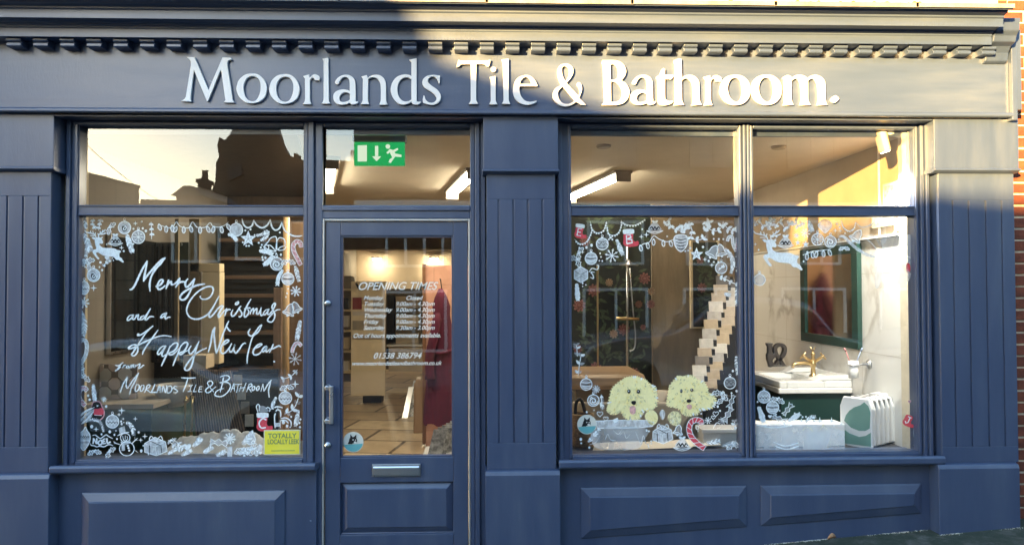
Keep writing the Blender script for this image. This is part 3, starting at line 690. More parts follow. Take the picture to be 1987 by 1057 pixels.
car('dark parked hatchback across the road reflected behind the painted dogs', 3.5, -6.6, pm('grey_car_paint', (.30, .30, .33), .22, .3, var=.03, coat=.6), -1)
# ================================================================== inside the shop
XR, XLW = 2.93, -2.81                       # side walls
FZ = .14                                    # shop floor
PZ = .64                                    # window platforms
CZ = 2.815                                  # ceiling
def UX(px, py, xp):
    d = _f + _r*((px-IW/2)/FPX) + _u*((IH/2-py)/FPX); return CAM+d*((xp-CAM.x)/d.x)
def UZ(px, py, zp):
    d = _f + _r*((px-IW/2)/FPX) + _u*((IH/2-py)/FPX); return CAM+d*((zp-CAM.z)/d.z)
def rb(m, p0, q0, p1, q1, Y, dep, mi=0):
    """box whose front face fills this part of the view at depth Y"""
    a, b = U(p0, (q0+q1)/2, Y), U(p1, (q0+q1)/2, Y); c, d = Z((p0+p1)/2, q1, Y), Z((p0+p1)/2, q0, Y)
    return m.box(a.x, b.x, Y, Y+dep, c, d, mi)
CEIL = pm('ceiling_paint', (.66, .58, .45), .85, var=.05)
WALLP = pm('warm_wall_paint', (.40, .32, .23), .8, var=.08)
BEIGE = pm('beige_board', (.52, .43, .31), .6, var=.10, scale=(6, 6, 6))
CREAM = pm('cream_board', (.72, .60, .40), .55, var=.06)
OLIVE = pm('olive_brown_board', (.20, .155, .095), .6, var=.15, scale=(5, 5, 5))
BRASS = pm('aged_brass', (.60, .44, .22), .28, 1, var=.1)
CERAM = pm('white_ceramic', (.78, .78, .76), .12, var=.02, coat=.5)
GREEN = pm('dark_green_paint', (.012, .045, .035), .35, var=.1)
ANTH = pm('anthracite_metal', (.035, .036, .036), .4, .2, var=.15)
WOOD = wood_mat('orange_timber', (.44, .20, .07), (.58, .30, .12))
WOODD = wood_mat('dark_walnut', (.15, .095, .065), (.25, .16, .11), (30, 30, 1.5))
OAK = wood_mat('oak_slab', (.20, .125, .065), (.32, .21, .115), (1.5, 20, 20))
ROBE = pm('maroon_towelling', (.085, .006, .022), .95, var=.25, scale=(14, 14, 5), bump=.8, bscale=(300, 300, 300))
PEACH = tile_mat('peach_tiles', (.66, .36, .25), (.60, .31, .21), (.50, .27, .18), .36, .30, .22, rot=(R(-90), 0, 0), gap=.004)
FLOORT = tile_mat('stone_floor_tiles', (.70, .56, .36), (.44, .32, .19), (.09, .06, .035), .90, .60, .28, rot=(0, 0, R(9)), gap=.02)
MARB = marble_mat('cream_marble_tile')
MIRR = pm('mirror_silver', (.80, .80, .78), .02, 1, var=.0); MIRR.node_tree.nodes['Principled BSDF'].inputs['Roughness'].default_value = .0
# --- shell
m = M(); m.box(XLW-.1, 3.05, .06, 12, FZ-.1, FZ); tag(m.build('floor', FLOORT), kind='structure')
m = M(); m.box(XLW-.1, 3.05, .105, 12, CZ, CZ+.1); m.build('ceiling', CEIL, shop)
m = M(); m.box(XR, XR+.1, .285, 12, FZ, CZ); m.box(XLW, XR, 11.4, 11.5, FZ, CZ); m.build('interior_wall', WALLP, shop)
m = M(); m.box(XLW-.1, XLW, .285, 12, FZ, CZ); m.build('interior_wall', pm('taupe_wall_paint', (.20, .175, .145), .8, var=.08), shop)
m = M(); m.box(XLW+.002, X(585, 800, .1), .26, .75, FZ, PZ); m.box(X(1095, 800, .1), XR-.002, .26, .62, FZ, PZ); m.build('window_platform', pm('dark_platform', (.03, .03, .03), .6), shop)
m = M(); m.box(XLW, XR, 5.6, 5.9, 2.52, CZ-.002); m.box(XLW, XR, 8.2, 8.5, 2.45, CZ-.002); m.build('ceiling_beam', OLIVE, shop, .01)
m = M(); pl_ = [(XLW+.001, .11), (-1.24, .11), (-1.66, 2.3), (-1.99, 3.33), (XLW+.001, 3.33)]; plan_block(m, pl_, 2.765, 2.80); m.box(XLW+.001, -1.24, .106, .109, 2.765, CZ-.001); m.build('added_dark_ceiling', wood_mat('added_dark_soffit', (.030, .022, .016), (.05, .036, .026)), shop)  # sheet added so the room behind the upper left pane stays dark
# --- ceiling lights
TUBE = emit('fluorescent_tube', (1.0, .88, .66), 7.5)
def fluor(p0, q0, p1, q1, label):
    a, b = UZ(p0, q0, CZ-.075), UZ(p1, q1, CZ-.075); t = thing('fluorescent_light', label, 'light', 'fluorescent ceiling lights')
    d = (b-a); L = d.length; d.normalize(); s = Vector((-d.y, d.x, 0)); c = (a+b)/2
    m = M(); m.obox(c+Vector((0, 0, .060)), d*(L/2+.03), s*.085, Vector((0, 0, .014))); m.obox(c-d*(L/2+.020)+Vector((0, 0, .012)), d*.012, s*.07, Vector((0, 0, .040))); m.obox(c+d*(L/2+.020)+Vector((0, 0, .012)), d*.012, s*.07, Vector((0, 0, .040)))
    m.build('light_housing', pm('light_housing_paint', (.16, .13, .10), .5), t, .004)
    m = M(); pts = []
    for k in range(7):
        q = math.pi*(k/6); pts.append((s*math.cos(q)*.055)-Vector((0, 0, 1))*math.sin(q)*.04+Vector((0, 0, .045)))
    vs = [c-d*L/2+p for p in pts]+[c+d*L/2+p for p in pts]
    m.add(vs, [(k, k+1, 8+k, 7+k) for k in range(6)]+[tuple(range(6, -1, -1)), tuple(range(7, 14))]); m.build('diffuser', TUBE, t)
fluor(640, 322, 634, 371, 'short looking fluorescent light seen end on above the left of the door')
fluor(921, 343, 878, 382, 'fluorescent light cut by the right edge of the pane above the door')
fluor(1208, 347, 1108, 389, 'long fluorescent light slanting across the top of the right display window')
def downlight(px, py, zc):
    p = UZ(px, py, zc); t = thing('downlight', 'small glowing round downlight deep in the shop, '+('left' if px < 800 else 'right')+' of the two', 'light', 'downlights in the shop ceiling')
    m = M(); m.lathe([(.11, .03), (.12, 0), (.085, -.006)], p, n=20); m.build('light_rim', CHROME, t)
    m = M(); m.lathe([(.08, -.004), (.082, -.03), (.05, -.055)], p, n=20); m.build('bulb', emit('warm_bulb', (1, .84, .55), 26), t)
downlight(731, 501, 2.42); downlight(842, 501, 2.42)
for k, (px, py) in enumerate(((1171, 282), (1511, 284))):
    p = UZ(px, py, CZ); t = thing('smoke_alarm', 'flat round ceiling sensor above the '+('painted stockings' if k == 0 else 'painted reindeer and green mirror'), 'ceiling sensor', 'round ceiling sensors')
    m = M(); m.lathe([(.055, 0), (.055, -.012), (.045, -.022)], p, n=20); m.build('cover', pm('yellowed_plastic', (.40, .32, .22), .5), t)
# --- exit sign hanging in the fanlight
t = thing('exit_sign', 'green running man emergency exit sign with a down arrow hanging above the door', 'exit sign')
YE = .34; a, b, c, d = X(687, 300, YE), X(785, 300, YE), Z(735, 321, YE), Z(735, 276, YE)
m = M(); m.box(a, b, YE+.002, YE+.03, c, d); m.build('green_panel', emit('exit_green', (.012, .50, .12), .085), t, .002)
m = M(); m.box(a-.01, b+.01, YE-.03, YE+.07, d+.001, Z(735, 254, YE)); m.build('sign_housing', pm('grey_housing', (.13, .13, .10), .5), t, .006)
def E2(u, v): p = U(340+u/2.4017, v/2.4017, YE-.001); return (p.x, p.z)
EXW = emit('exit_white', (.80, .95, .70), .10)
m = M(); yy = YE-.0015
m.prism([E2(850, 678), E2(893, 677), E2(893, 752), E2(850, 753)], yy, YE+.002)
m.prism([E2(931, 680), E2(946, 680), E2(946, 728), E2(931, 728)], yy, YE+.002); m.prism([E2(917, 729), E2(960, 729), E2(938, 752)], yy, YE+.002)
m.build('door_and_arrow', EXW, t)
m = M()
hc = E2(991, 683); m.lathe([(.0001, -.0035), (.016, -.0034), (.016, 0)], (hc[0], YE+.0005, hc[1]), 'y', 16)
for k, (poly) in enumerate(([(998, 694), (1016, 700), (1030, 722), (1012, 735), (1002, 716)], [(1015, 700), (1036, 690), (1040, 697), (1020, 710)], [(1026, 716), (1055, 722), (1054, 732), (1020, 730)], [(998, 697), (984, 712), (990, 718), (1006, 706)], [(1014, 734), (1026, 728), (1004, 760), (994, 756), (1000, 742)])):
    m.prism([E2(*q) for q in poly], yy-.0003*k, YE+.002)
m.build('running_figure', EXW, t)
# --- adjustable spot in the right fanlight and the white pipe beside it
t = thing('ceiling_spotlight', 'small white swivel spotlight on the ceiling at the top right pane', 'spotlight')
p = UZ(1722, 262, CZ-.03); m = M(); m.lathe([(.045, .03), (.045, .0), (.03, -.01)], p, n=18); m.tube([p, p+Vector((-.03, -.01, -.03))], .012, 8); m.build('ceiling_rose', CERAM, t)
q = p+Vector((-.06, -.02, -.03)); m = M(); m.tube([q+Vector((-.012, 0, .06)), q+Vector((0, 0, .055)), q+Vector((.03, .0, -.08)), q+Vector((.032, 0, -.085))], [.030, .040, .040, .034], 18); m.build('lamp_can', pm('white_can', (.55, .50, .42), .4), t)
m = M(); e0 = q+Vector((.0325, 0, -.086)); m.tube([e0, e0+Vector((.002, 0, -.006))], [.030, .026], 14); m.build('bulb', emit('spot_bulb', (1, .9, .65), 3), t)
m = M(); pp = U(1709, 330, .62); m.tube([(pp.x, .62, 2.13), (pp.x, .62, CZ)], .022, 12); tag(m.build('pipe', pm('white_pipe', (.78, .76, .70), .4), smooth=True), 'white vertical pipe in the sunlit corner of the top right pane', 'pipe')
sp_ = bpy.data.lights.new('spotlight_lamp', 'SPOT'); sp_.energy = 34; sp_.spot_size = R(115); sp_.spot_blend = .8; sp_.shadow_soft_size = .03; sp_.color = (1, .93, .80)
so = bpy.data.objects.new('spotlight_lamp', sp_); COL.objects.link(so); so.location = e0+Vector((.004, 0, -.02)); so.rotation_euler = Vector((.06, .30, -1)).to_track_quat('-Z', 'Y').to_euler(); so.parent = t
# --- right wall: marble wainscot with joints, ledge, pictures
m = M(); m.box(XR-.022, XR-.001, .29, 4.2, FZ, 2.115)
for yy in (.86, 1.55, 2.3, 3.1): m.box(XR-.0226, XR-.0005, yy, yy+.003, FZ, 2.114, 1)
for zz_ in (.62, 1.26, 1.86): m.box(XR-.0226, XR-.0005, .30, 4.19, zz_, zz_+.003, 1)
m.build('marble_wainscot', [MARB, pm('grout', (.42, .38, .32), .8)], shop)
m = M(); m.box(XR-.05, XR-.0005, .30, 4.2, 2.117, 2.135); m.build('ledge', CERAM, shop, .003)
for k, (p0, q0, p1, q1, colr) in enumerate(((1722, 352, 1768, 398, (.50, .26, .20)), (1700, 405, 1738, 440, (.55, .48, .36)), (1745, 398, 1776, 446, (.24, .17, .14)))):
    A, B = UX(p0, (q0+q1)/2, XR), UX(p1, (q0+q1)/2, XR); z0 = max(2.137, UX((p0+p1)/2, q1, XR).z); z1 = UX((p0+p1)/2, q0, XR).z
    t = thing('picture', ['framed picture of a pink figure leaning in the sun behind the top right pane', 'pale framed print standing on the ledge over the marble tiles', 'dark framed print nearest the glass on the ledge over the marble tiles'][k], 'picture')
    y0, y1 = min(A.y, B.y), max(A.y, B.y); m = M(); m.box(XR-.035, XR-.014, y0, y1, z0, z1)
    m.build('picture_frame', CREAM, t, .002); m = M(); m.box(XR-.037, XR-.030, y0+.02, y1-.02, z0+.02, z1-.02)
    m.build('print', pm('print_ink', colr, .5, var=.8, scale=(30, 30, 30)), t)
# --- mirror with the dark green frame
A, B = UX(1559, 580, XR-.03), UX(1671, 575, XR-.03); y1, y0 = A.y, B.y; mz0, mz1 = UX(1671, 678, XR-.03).z, UX(1671, 471, XR-.03).z
t = thing('framed_mirror', 'rectangular mirror in a dark green frame on the marble wall above the basin', 'mirror')
m = M(); fw = .095
for (a, b, c, d) in ((y0, y1, mz0, mz0+fw*.8), (y0, y1, mz1-fw*.8, mz1), (y0, y0+fw, mz0+fw*.8, mz1-fw*.8), (y1-fw, y1, mz0+fw*.8, mz1-fw*.8)): m.box(XR-.06, XR-.023, a, b, c, d)
m.build('mirror_frame', GREEN, t, .004)
m = M(); m.box(XR-.045, XR-.0235, y0+fw-.004, y1-fw+.004, mz0+fw*.8-.004, mz1-fw*.8+.004); m.build('mirror_glass', MIRR, t)
# --- vanity and art deco basin against the right wall
VY0, VY1, VX, VZ = 1.02, 1.78, 2.32, 1.015
t = thing('vanity_unit', 'dark green vanity cabinet under the white basin', 'vanity unit')
m = M(); m.box(VX+.02, XR-.024, VY0+.02, VY1-.02, FZ+.06, VZ-.10); m.box(VX+.05, XR-.024, VY0+.05, VY1-.05, FZ+.001, FZ+.06); m.build('cabinet', GREEN, t, .004)
m = M()
for yy in (VY0+.06, VY0+.41): m.box(VX+.005, VX+.019, yy, yy+.30, FZ+.12, VZ-.16)
m.build('cabinet_doors', GREEN, t, .003)
t = thing('basin', 'white art deco basin with raised shoulders on the green vanity', 'basin')
m = M(); ex0, ex1, ey0, ey1 = VX+.06, VX+.36, VY0+.14, VY1-.14
m.box(VX-.01, XR-.023, VY0-.01, VY1+.01, VZ-.098, VZ-.055)
m.box(VX, ex0, VY0, VY1, VZ-.055, VZ); m.box(ex1, XR-.023, VY0, VY1, VZ-.055, VZ); m.box(ex0, ex1, VY0, ey0, VZ-.055, VZ); m.box(ex0, ex1, ey1, VY1, VZ-.055, VZ)
for (a, b) in ((VY0+.002, VY0+.16), (VY1-.16, VY1-.002)): m.prism([(ex1-.07, VZ+.0005), (ex1+.03, VZ+.042), (XR-.024, VZ+.045), (XR-.024, VZ+.0005)], a, b)
m.box(XR-.06, XR-.0245, VY0+.16, VY1-.16, VZ+.0005, VZ+.04)
m.build('basin_body', CERAM, t, .010, seg=3)
# brass mixer tap
t = thing('tap', 'brass mixer tap with cross handles on the white basin', 'tap'); tb = Vector((ex1+.055, (VY0+VY1)/2-.06, VZ))
m = M(); m.lathe([(.034, .0), (.030, .012), (.020, .02), (.018, .08), (.026, .09), (.024, .115), (.016, .125), (.013, .175), (.019, .18), (.012, .20), (.003, .215)], tb, n=18); m.build('tap_body', BRASS, t, smooth=True)
m = M(); sp = smooth_line([tb+Vector((0, 0, .095)), tb+Vector((-.06, 0, .112)), tb+Vector((-.13, 0, .108)), tb+Vector((-.165, 0, .098)), tb+Vector((-.175, 0, .072))], 4); m.tube(sp, [.014]*(len(sp)-3)+[.013, .014, .015], 12); m.build('spout', BRASS, t, smooth=True)
for s in (-1, 1):
    m = M(); hd = Vector((.75*s, -.25*s, .62)).normalized(); h0 = tb+Vector((0, 0, .11)); h1 = h0+hd*.10
    m.tube([h0, h1, h1+hd*.012], [.012, .013, .008], 10)
    sd = hd.cross(Vector((0, 1, 0))).normalized(); s2 = hd.cross(sd)
    for v in (sd, s2): m.tube([h1-v*.038, h1-v*.03, h1, h1+v*.03, h1+v*.038], [.004, .008, .006, .008, .004], 8)
    m.build('cross_handle', BRASS, t, smooth=True)
m = M()
for q in (-.5, .5): m.tube([tb+Vector((0, 0, .21)), tb+Vector((.022*q*2, 0, .245))], .005, 8)
m.build('lift_rod', BRASS, t, smooth=True)
# carved dark letters standing on the far shoulder of the basin
YO = VY1-.08
t = thing('wooden_letters', 'pair of dark carved wooden letters standing at the back of the white basin', 'ornament'); DK = pm('carved_black_wood', (.035, .028, .024), .5, var=.4, scale=(20, 20, 20))
def L8(u, v): p = U(1465+u/8.455, 660+v/8.455, YO); return (p.x, p.z)
def poly8(ps): return [L8(*q) for q in ps]
sh8 = L8(300, 495)[1]-(VZ+.047)
def shift(ps, dy=0): return [(x, z-sh8) for x, z in ps]
m = M(); m.prism(shift(poly8([(195, 112), (302, 115), (300, 140), (288, 170), (285, 300), (345, 270), (345, 340), (292, 395), (300, 430), (320, 430), (315, 495), (245, 512), (225, 430), (208, 380), (205, 300), (222, 280), (222, 170), (205, 150)])), YO, YO+.05); m.build('letter', DK, t, .006)
def band8(ps, wd, y):
    P2 = smooth_line(ps, 5); L = []; Rr = []
    for i, p in enumerate(P2):
        tt = (P2[min(i+1, len(P2)-1)]-P2[max(i-1, 0)]).normalized(); n_ = Vector((-tt.y, tt.x)); L.append(p+n_*wd); Rr.append(p-n_*wd)
    m_ = M()
    for i in range(len(P2)-1): m_.prism(shift(poly8([L[i], L[i+1], Rr[i+1], Rr[i]])), y, y+.05)
    return m_
m = M(); q = band8([(480, 480), (430, 400), (360, 290), (345, 200), (390, 148), (460, 148), (502, 200), (490, 290), (430, 370), (370, 450), (345, 480)], 27, YO+.003); q.build('letter', DK, t)
m = M(); m.prism(shift(poly8([(300, 470), (515, 470), (522, 488), (470, 495), (300, 498)])), YO-.004, YO+.056)
m.build('letter_foot', DK, t, .003)
# toothbrush holder on the wall
t = thing('toothbrush_holder', 'chrome wall bracket holding a white tumbler with two toothbrushes beside the mirror', 'toothbrush holder')
p = UX(1687, 706, XR-.022); m = M(); m.lathe([(.036, .0), (.036, -.010), (.026, -.018), (.012, -.022), (.012, -.06)], p, 'x', 18); m.tube([p+Vector((-.05, 0, 0)), p+Vector((-.09, 0, -.005)), p+Vector((-.135, 0, -.005))], .007, 8)
cc = p+Vector((-.125, 0, 0)); ring_ = [cc+Vector((.043*math.cos(a), .043*math.sin(a), -.005)) for a in [k*math.pi/9 for k in range(19)]]; m.tube(ring_, .005, 6); m.build('bracket', CHROME, t, smooth=True)
m = M(); m.lathe([(.030, -.105), (.036, -.10), (.040, .025), (.036, .025), (.030, -.09)], cc, n=20); m.build('tumbler', CERAM, t, smooth=True)
for k, (dx, col) in enumerate(((-.05, (.6, .25, .25)), (.045, (.25, .32, .45)))):
    m = M(); a = cc+Vector((dx*.2, 0, -.03)); b = cc+Vector((dx*1.2, -.01, .10)); m.tube([a, b], .004, 8); m.tube([b, b+Vector((dx*.3, 0, .025))], [.007, .006], 8); m.build('toothbrush', pm('brush_plastic', col, .4), t, smooth=True)
# --- white cast radiator on a plinth, turned towards the street corner
t = thing('white_radiator', 'white ribbed radiator with pale green end panel standing in the right window corner', 'radiator')
WHT = pm('white_enamel', (.80, .81, .80), .3, var=.03, coat=.3); SAGE = pm('sage_green', (.16, .32, .27), .4, var=.1)
o0 = U(1663, 868, .34); o0.z = PZ; e1 = U(1752, 828, .72); e1.z = PZ; dl = e1-o0; LL_ = dl.length; dl.normalize(); sd = Vector((dl.y, -dl.x, 0))*-1
hgt, hw = .345, .115
def sec(k): return o0+dl*k
m = M()
n_f = 10
for k in range(n_f):
    c = sec(.02+(LL_-.02)*k/n_f+.016); pr = [(-1, .06), (-1, .78), (-.82, .95), (-.45, 1.0), (.45, 1.0), (.82, .95), (1, .78), (1, .06), (.7, 0), (-.7, 0)]
    vs = [c+sd*hw*a-dl*.013+Vector((0, 0, hgt*b)) for a, b in pr]+[c+sd*hw*a+dl*.013+Vector((0, 0, hgt*b)) for a, b in pr]; n = len(pr)
    m.add(vs, [tuple(range(n)), tuple(range(2*n-1, n-1, -1))]+[(i, (i+1) % n, n+(i+1) % n, n+i) for i in range(n)])
m.build('fins', WHT, t, .006, seg=3)
m = M(); c = sec(LL_/2); m.obox(c+Vector((0, 0, hgt*.52)), dl*(LL_/2-.02), sd*hw*.80, Vector((0, 0, hgt*.42))); m.build('core', pm('shaded_core', (.20, .21, .21), .5), t)  # core coloured dark for the shade between the fins
m = M(); c = sec(.004); pr = [(-1, .0), (-1.02, .80), (-.80, 1.0), (.80, 1.0), (1.02, .80), (1, 0)]
vs = [c+sd*hw*a-dl*.016+Vector((0, 0, hgt*b)) for a, b in pr]+[c+sd*hw*a+dl*.010+Vector((0, 0, hgt*b)) for a, b in pr]; n = len(pr)
m.add(vs, [tuple(range(n)), tuple(range(2*n-1, n-1, -1))]+[(i, (i+1) % n, n+(i+1) % n, n+i) for i in range(n)]); ep = m.build('end_plate', WHT, t, .008, seg=3)
def gpatch(lst, name):
    m = M(); vs = [c+sd*hw*a-dl*.0175+Vector((0, 0, hgt*b)) for a, b in lst]+[c+sd*hw*a-dl*.0155+Vector((0, 0, hgt*b)) for a, b in lst]; n = len(lst)
    m.add(vs, [tuple(range(n)), tuple(range(2*n-1, n-1, -1))]+[(i, (i+1) % n, n+(i+1) % n, n+i) for i in range(n)]); m.build(name, SAGE, ep)
gpatch([(-.86, .42), (-.6, .36), (-.2, .34), (.3, .38), (.74, .50), (.62, .62), (.40, .72), (.1, .80), (-.3, .86), (-.55, .93), (-.80, .86), (-.92, .74)], 'green_panel')
gpatch([(-.92, .06), (.70, .04), (.84, .34), (.4, .26), (-.2, .22), (-.6, .26), (-.92, .34)], 'green_panel')
m = M()
for k in range(4): m.obox(sec(.05+.065*k)+Vector((0, 0, hgt+.0015)), dl*.012, sd*hw*.34, Vector((0, 0, .001)))
m.build('vents', BLACK, t)
m = M(); c = (o0+e1)/2; m.obox(c+Vector((0, 0, -.0)), dl*(LL_/2+.05), sd*(hw+.04), Vector((0, 0, .012)))
# white trough shelf in front of the vanity
t = tag(M().box(X(1468, 850, .36), X(1640, 850, .36), .36, .52, PZ, Z(1550, 822, .36)).build('white_tray', WHT, None, .008), 'long white shower tray upturned along the bottom of the right window', 'shower tray')
# ---------------------------------------------------------------- behind the dogs
FLO = [pm('dark_floral_paper', (.012, .017, .012), .5, var=.5, scale=(8, 8, 8)), pm('pink_flower', (.26, .12, .105), .7, var=.5, scale=(40, 40, 40)), pm('leaf_print', (.060, .085, .045), .7, var=.6, scale=(30, 30, 30)), pm('pale_flower', (.40, .31, .22), .7, var=.4, scale=(40, 40, 40)), pm('ochre_flower', (.20, .085, .03), .7, var=.4), pm('deep_pink_flower', (.15, .045, .042), .7, var=.5, scale=(40, 40, 40))]
def blossom(m, cx_, cz_, r, y, mi, pet=9, rs=random):
    for ly, (s, off) in enumerate(((1, 0), (.80, .3), (.66, .5), (.44, .2), (.28, .1))):
        pts = []
        for k in range(pet*4):
            a = 2*math.pi*k/(pet*4)+off; rr = r*s*(.68+.32*abs(math.sin(a*pet/2+ly)))*rs.uniform(.95, 1.05); pts.append((cx_+rr*math.cos(a), y-.0008*ly, cz_+rr*math.sin(a)))
        m.add(pts, [tuple(range(len(pts)))], mi if ly % 2 == 0 else {1: 5, 3: 4, 4: 1}[mi])
def floral(t, p0, q0, p1, q1, Y, fl, nleaf, seed, name='floral_paper'):
    rs = random.Random(seed); m = M(); rb(m, p0, q0, p1, q1, Y, .04, 0)
    a, b, c, d = X(p0, q0, Y), X(p1, q0, Y), Z(p0, q1, Y), Z(p0, q0, Y)
    for k in range(nleaf):
        x, z, s, an = rs.uniform(a+.06, b-.06), rs.uniform(c+.06, d-.06), rs.uniform(.03, .065), rs.uniform(0, 6.3)
        u_, v_ = Vector((math.cos(an), 0, math.sin(an)))*s, Vector((-math.sin(an), 0, math.cos(an)))*s*.30; o = Vector((x, Y-.001-.00002*k, z))
        m.add([o-u_, o-u_*.3+v_, o+u_*.4+v_*.8, o+u_, o+u_*.4-v_*.8, o-u_*.3-v_], [(0, 1, 2, 3, 4, 5)], 2)
    for k, (px, py, rpx, mi) in enumerate(fl):
        p = U(px, py, Y); blossom(m, p.x, p.z, rpx*(4.8+Y)/1440, Y-.005-.0042*k, mi, rs=rs)
    return m.build(name, FLO, t)
t = thing('floral_screen', 'dark floral wallpaper screen with pink blossoms behind the painted dogs', 'screen')
floral(t, 1106, 396, 1264, 795, 2.2, [(1152, 563, 13, 1), (1124, 592, 13, 1), (1250, 540, 12, 1), (1262, 590, 9, 1), (1210, 639, 12, 1), (1190, 647, 9, 3), (1155, 712, 12, 1), (1238, 590, 8, 4), (1262, 565, 8, 3), (1246, 634, 6, 1), (1134, 468, 11, 1), (1222, 472, 9, 4), (1120, 676, 9, 1), (1228, 722, 11, 1), (1180, 548, 8, 3)], 260, 5)
m = M(); rb(m, 1266, 396, 1436, 795, 2.21, .05); t = tag(m.build('beige_screen', pm('linen_board', (.27, .21, .135), .7, var=.2, scale=(12, 12, 2), bump=.4, bscale=(200, 200, 40))), 'plain beige tile display board between the floral screen and the tile rack', 'display board')
t = thing('framed_floral_mirror', 'narrow cream framed mirror with its floral reflection printed on beside the tile rack', 'panel')
floral(t, 1345, 470, 1394, 634, 2.12, [(1362, 558, 10, 1), (1388, 585, 10, 1), (1392, 560, 9, 4), (1358, 505, 8, 1)], 50, 8, 'floral_reflection_print')  # flowers laid on flat to imitate the mirror's reflection
m = M(); rb(m, 1340.5, 466, 1344.8, 637, 2.10, .05); rb(m, 1345, 634.2, 1394, 637, 2.10, .05); rb(m, 1394.2, 466, 1397, 637, 2.10, .05); m.build('panel_frame', CREAM, t, .002)
# shower set
t = thing('shower_set', 'thin chrome shower rail with a hose and shelf on the floral screen', 'shower')
m = M(); a = U(1217, 470, 2.10); b = U(1217, 712, 2.10); m.tube([a, b], .011, 10); m.build('riser_rail', CHROME, t, smooth=True)
m = M(); hp = smooth_line([U(1222, 520, 2.09), U(1228, 600, 2.08), U(1233, 650, 2.08), U(1231, 675, 2.07), U(1222, 682, 2.08)], 5); m.tube(hp, .007, 8); m.build('hose', CHROME, t, smooth=True)
m = M(); a, b = U(1196, 617, 2.06), U(1240, 619, 2.06); m.tube([a, b], .014, 10); m.build('shower_bar', BRASS, t, smooth=True)
m = M(); a = U(1217, 505, 2.05); m.lathe([(.085, 0), (.09, .008), (.03, .02), (.01, .05)], (a.x, 1.98, a.z-.05), n=22); m.tube([(a.x, 2.10, a.z), (a.x, 1.98, a.z)], .009, 8); m.build('shower_head', CHROME, t)
m = M(); rb(m, 1158.5, 515, 1161.5, 726, 1.95, .02); tag(m.build('screen_edge', BRASS, None, .002), 'slim brass edge strip of the shower screen in front of the dark flowers', 'trim')
# oak bench top and pale bath
t = thing('oak_vanity_top', 'thick oak slab with rounded edge lying behind the left painted dog', 'oak top')
p0, p1 = U(1126, 742, 1.25), U(1240, 742, 1.25); m = M(); m.extrude_x([(1.0, .965), (.985, 1.0), (1.0, 1.055), (1.05, 1.075), (1.7, 1.075), (1.7, .965)], p0.x-.10, p1.x); m.build('slab', OAK, t, .008)
m = M(); m.box(p0.x-.05, p1.x-.05, 1.15, 1.65, FZ, .963); m.build('cabinet', OLIVE, t)
t = thing('bath', 'pale grey freestanding bath standing behind the painted dogs', 'bath')
cx_, cy_ = X(1228, 800, .95), .98; m = M(); prf = [(.62, .28), (.78, .40), (.92, .62), (.985, .84), (1.02, .885), (1.03, .905), (1.0, .918), (.95, .905), (.88, .80), (.80, .52), (.6, .36)]; vs = []; N = 40
for s, z in prf:
    for k in range(N):
        q = 2*math.pi*k/N; c_, s_ = math.cos(q), math.sin(q); vs.append((cx_+.72*s*math.copysign(abs(c_)**.75, c_), cy_+.33*s*math.copysign(abs(s_)**.75, s_), z))
m.add(vs, [(i*N+k, i*N+(k+1) % N, (i+1)*N+(k+1) % N, (i+1)*N+k) for i in range(len(prf)-1) for k in range(N)]+[tuple(range(N)), tuple(range((len(prf)-1)*N, len(prf)*N))])
m.build('tub', pm('warm_grey_acrylic', (.50, .43, .34), .35, var=.05), t, smooth=True)
m = M(); m.obox((cx_, cy_, .22), (.45, 0, 0), (0, .2, 0), (0, 0, .08)); m.build('plinth', OLIVE, t)
# wicker basket with black bottle
t = thing('wicker_basket', 'brown wicker basket standing in the left corner of the right window', 'basket')
p = U(1131, 868, .40); m = M(); N = 36; prf = [(.070, 0), (.085, .02), (.092, .10), (.088, .18), (.078, .235), (.070, .24), (.072, .18)]; vs = []
for r_, z in [(a[0]+(b[0]-a[0])*k/6, a[1]+(b[1]-a[1])*k/6) for a, b in zip(prf, prf[1:]) for k in range(6)]:
    for k in range(N): q = 2*math.pi*k/N; rr = r_+.004*math.sin(q*N/4)*math.cos(z*180); vs.append((p.x+rr*math.cos(q), .42+rr*math.sin(q), PZ+z))
nr = len(vs)//N; m.add(vs, [(i*N+k, i*N+(k+1) % N, (i+1)*N+(k+1) % N, (i+1)*N+k) for i in range(nr-1) for k in range(N)]); m.build('wickerwork', pm('wicker', (.30, .20, .10), .8, var=.5, scale=(50, 50, 90), bump=.6), t, smooth=True)
m = M(); m.tube(smooth_line([(p.x-.05, .42, PZ+.15), (p.x-.045, .42, PZ+.30), (p.x-.01, .42, PZ+.335), (p.x+.02, .42, PZ+.25)], 5), .012, 8); m.build('black_handle', BLACK, t, smooth=True)
# white ceramic planter on the right
t = thing('white_planter', 'low white ceramic trough behind the candy cane', 'planter')
a, b = X(1362, 850, .36), X(1450, 850, .36); zt_ = Z(1400, 832, .36)
m = M(); m.box(a+.012, b, .375, .52, PZ, zt_-.03); m.box(a, b+.01, .36, .54, zt_-.0295, zt_); m.build('trough', CERAM, t, .006, seg=3)
m = M(); rb(m, 1372, 770, 1432, 829, .56, .10); m.build('dark_liner', BLACK, t)
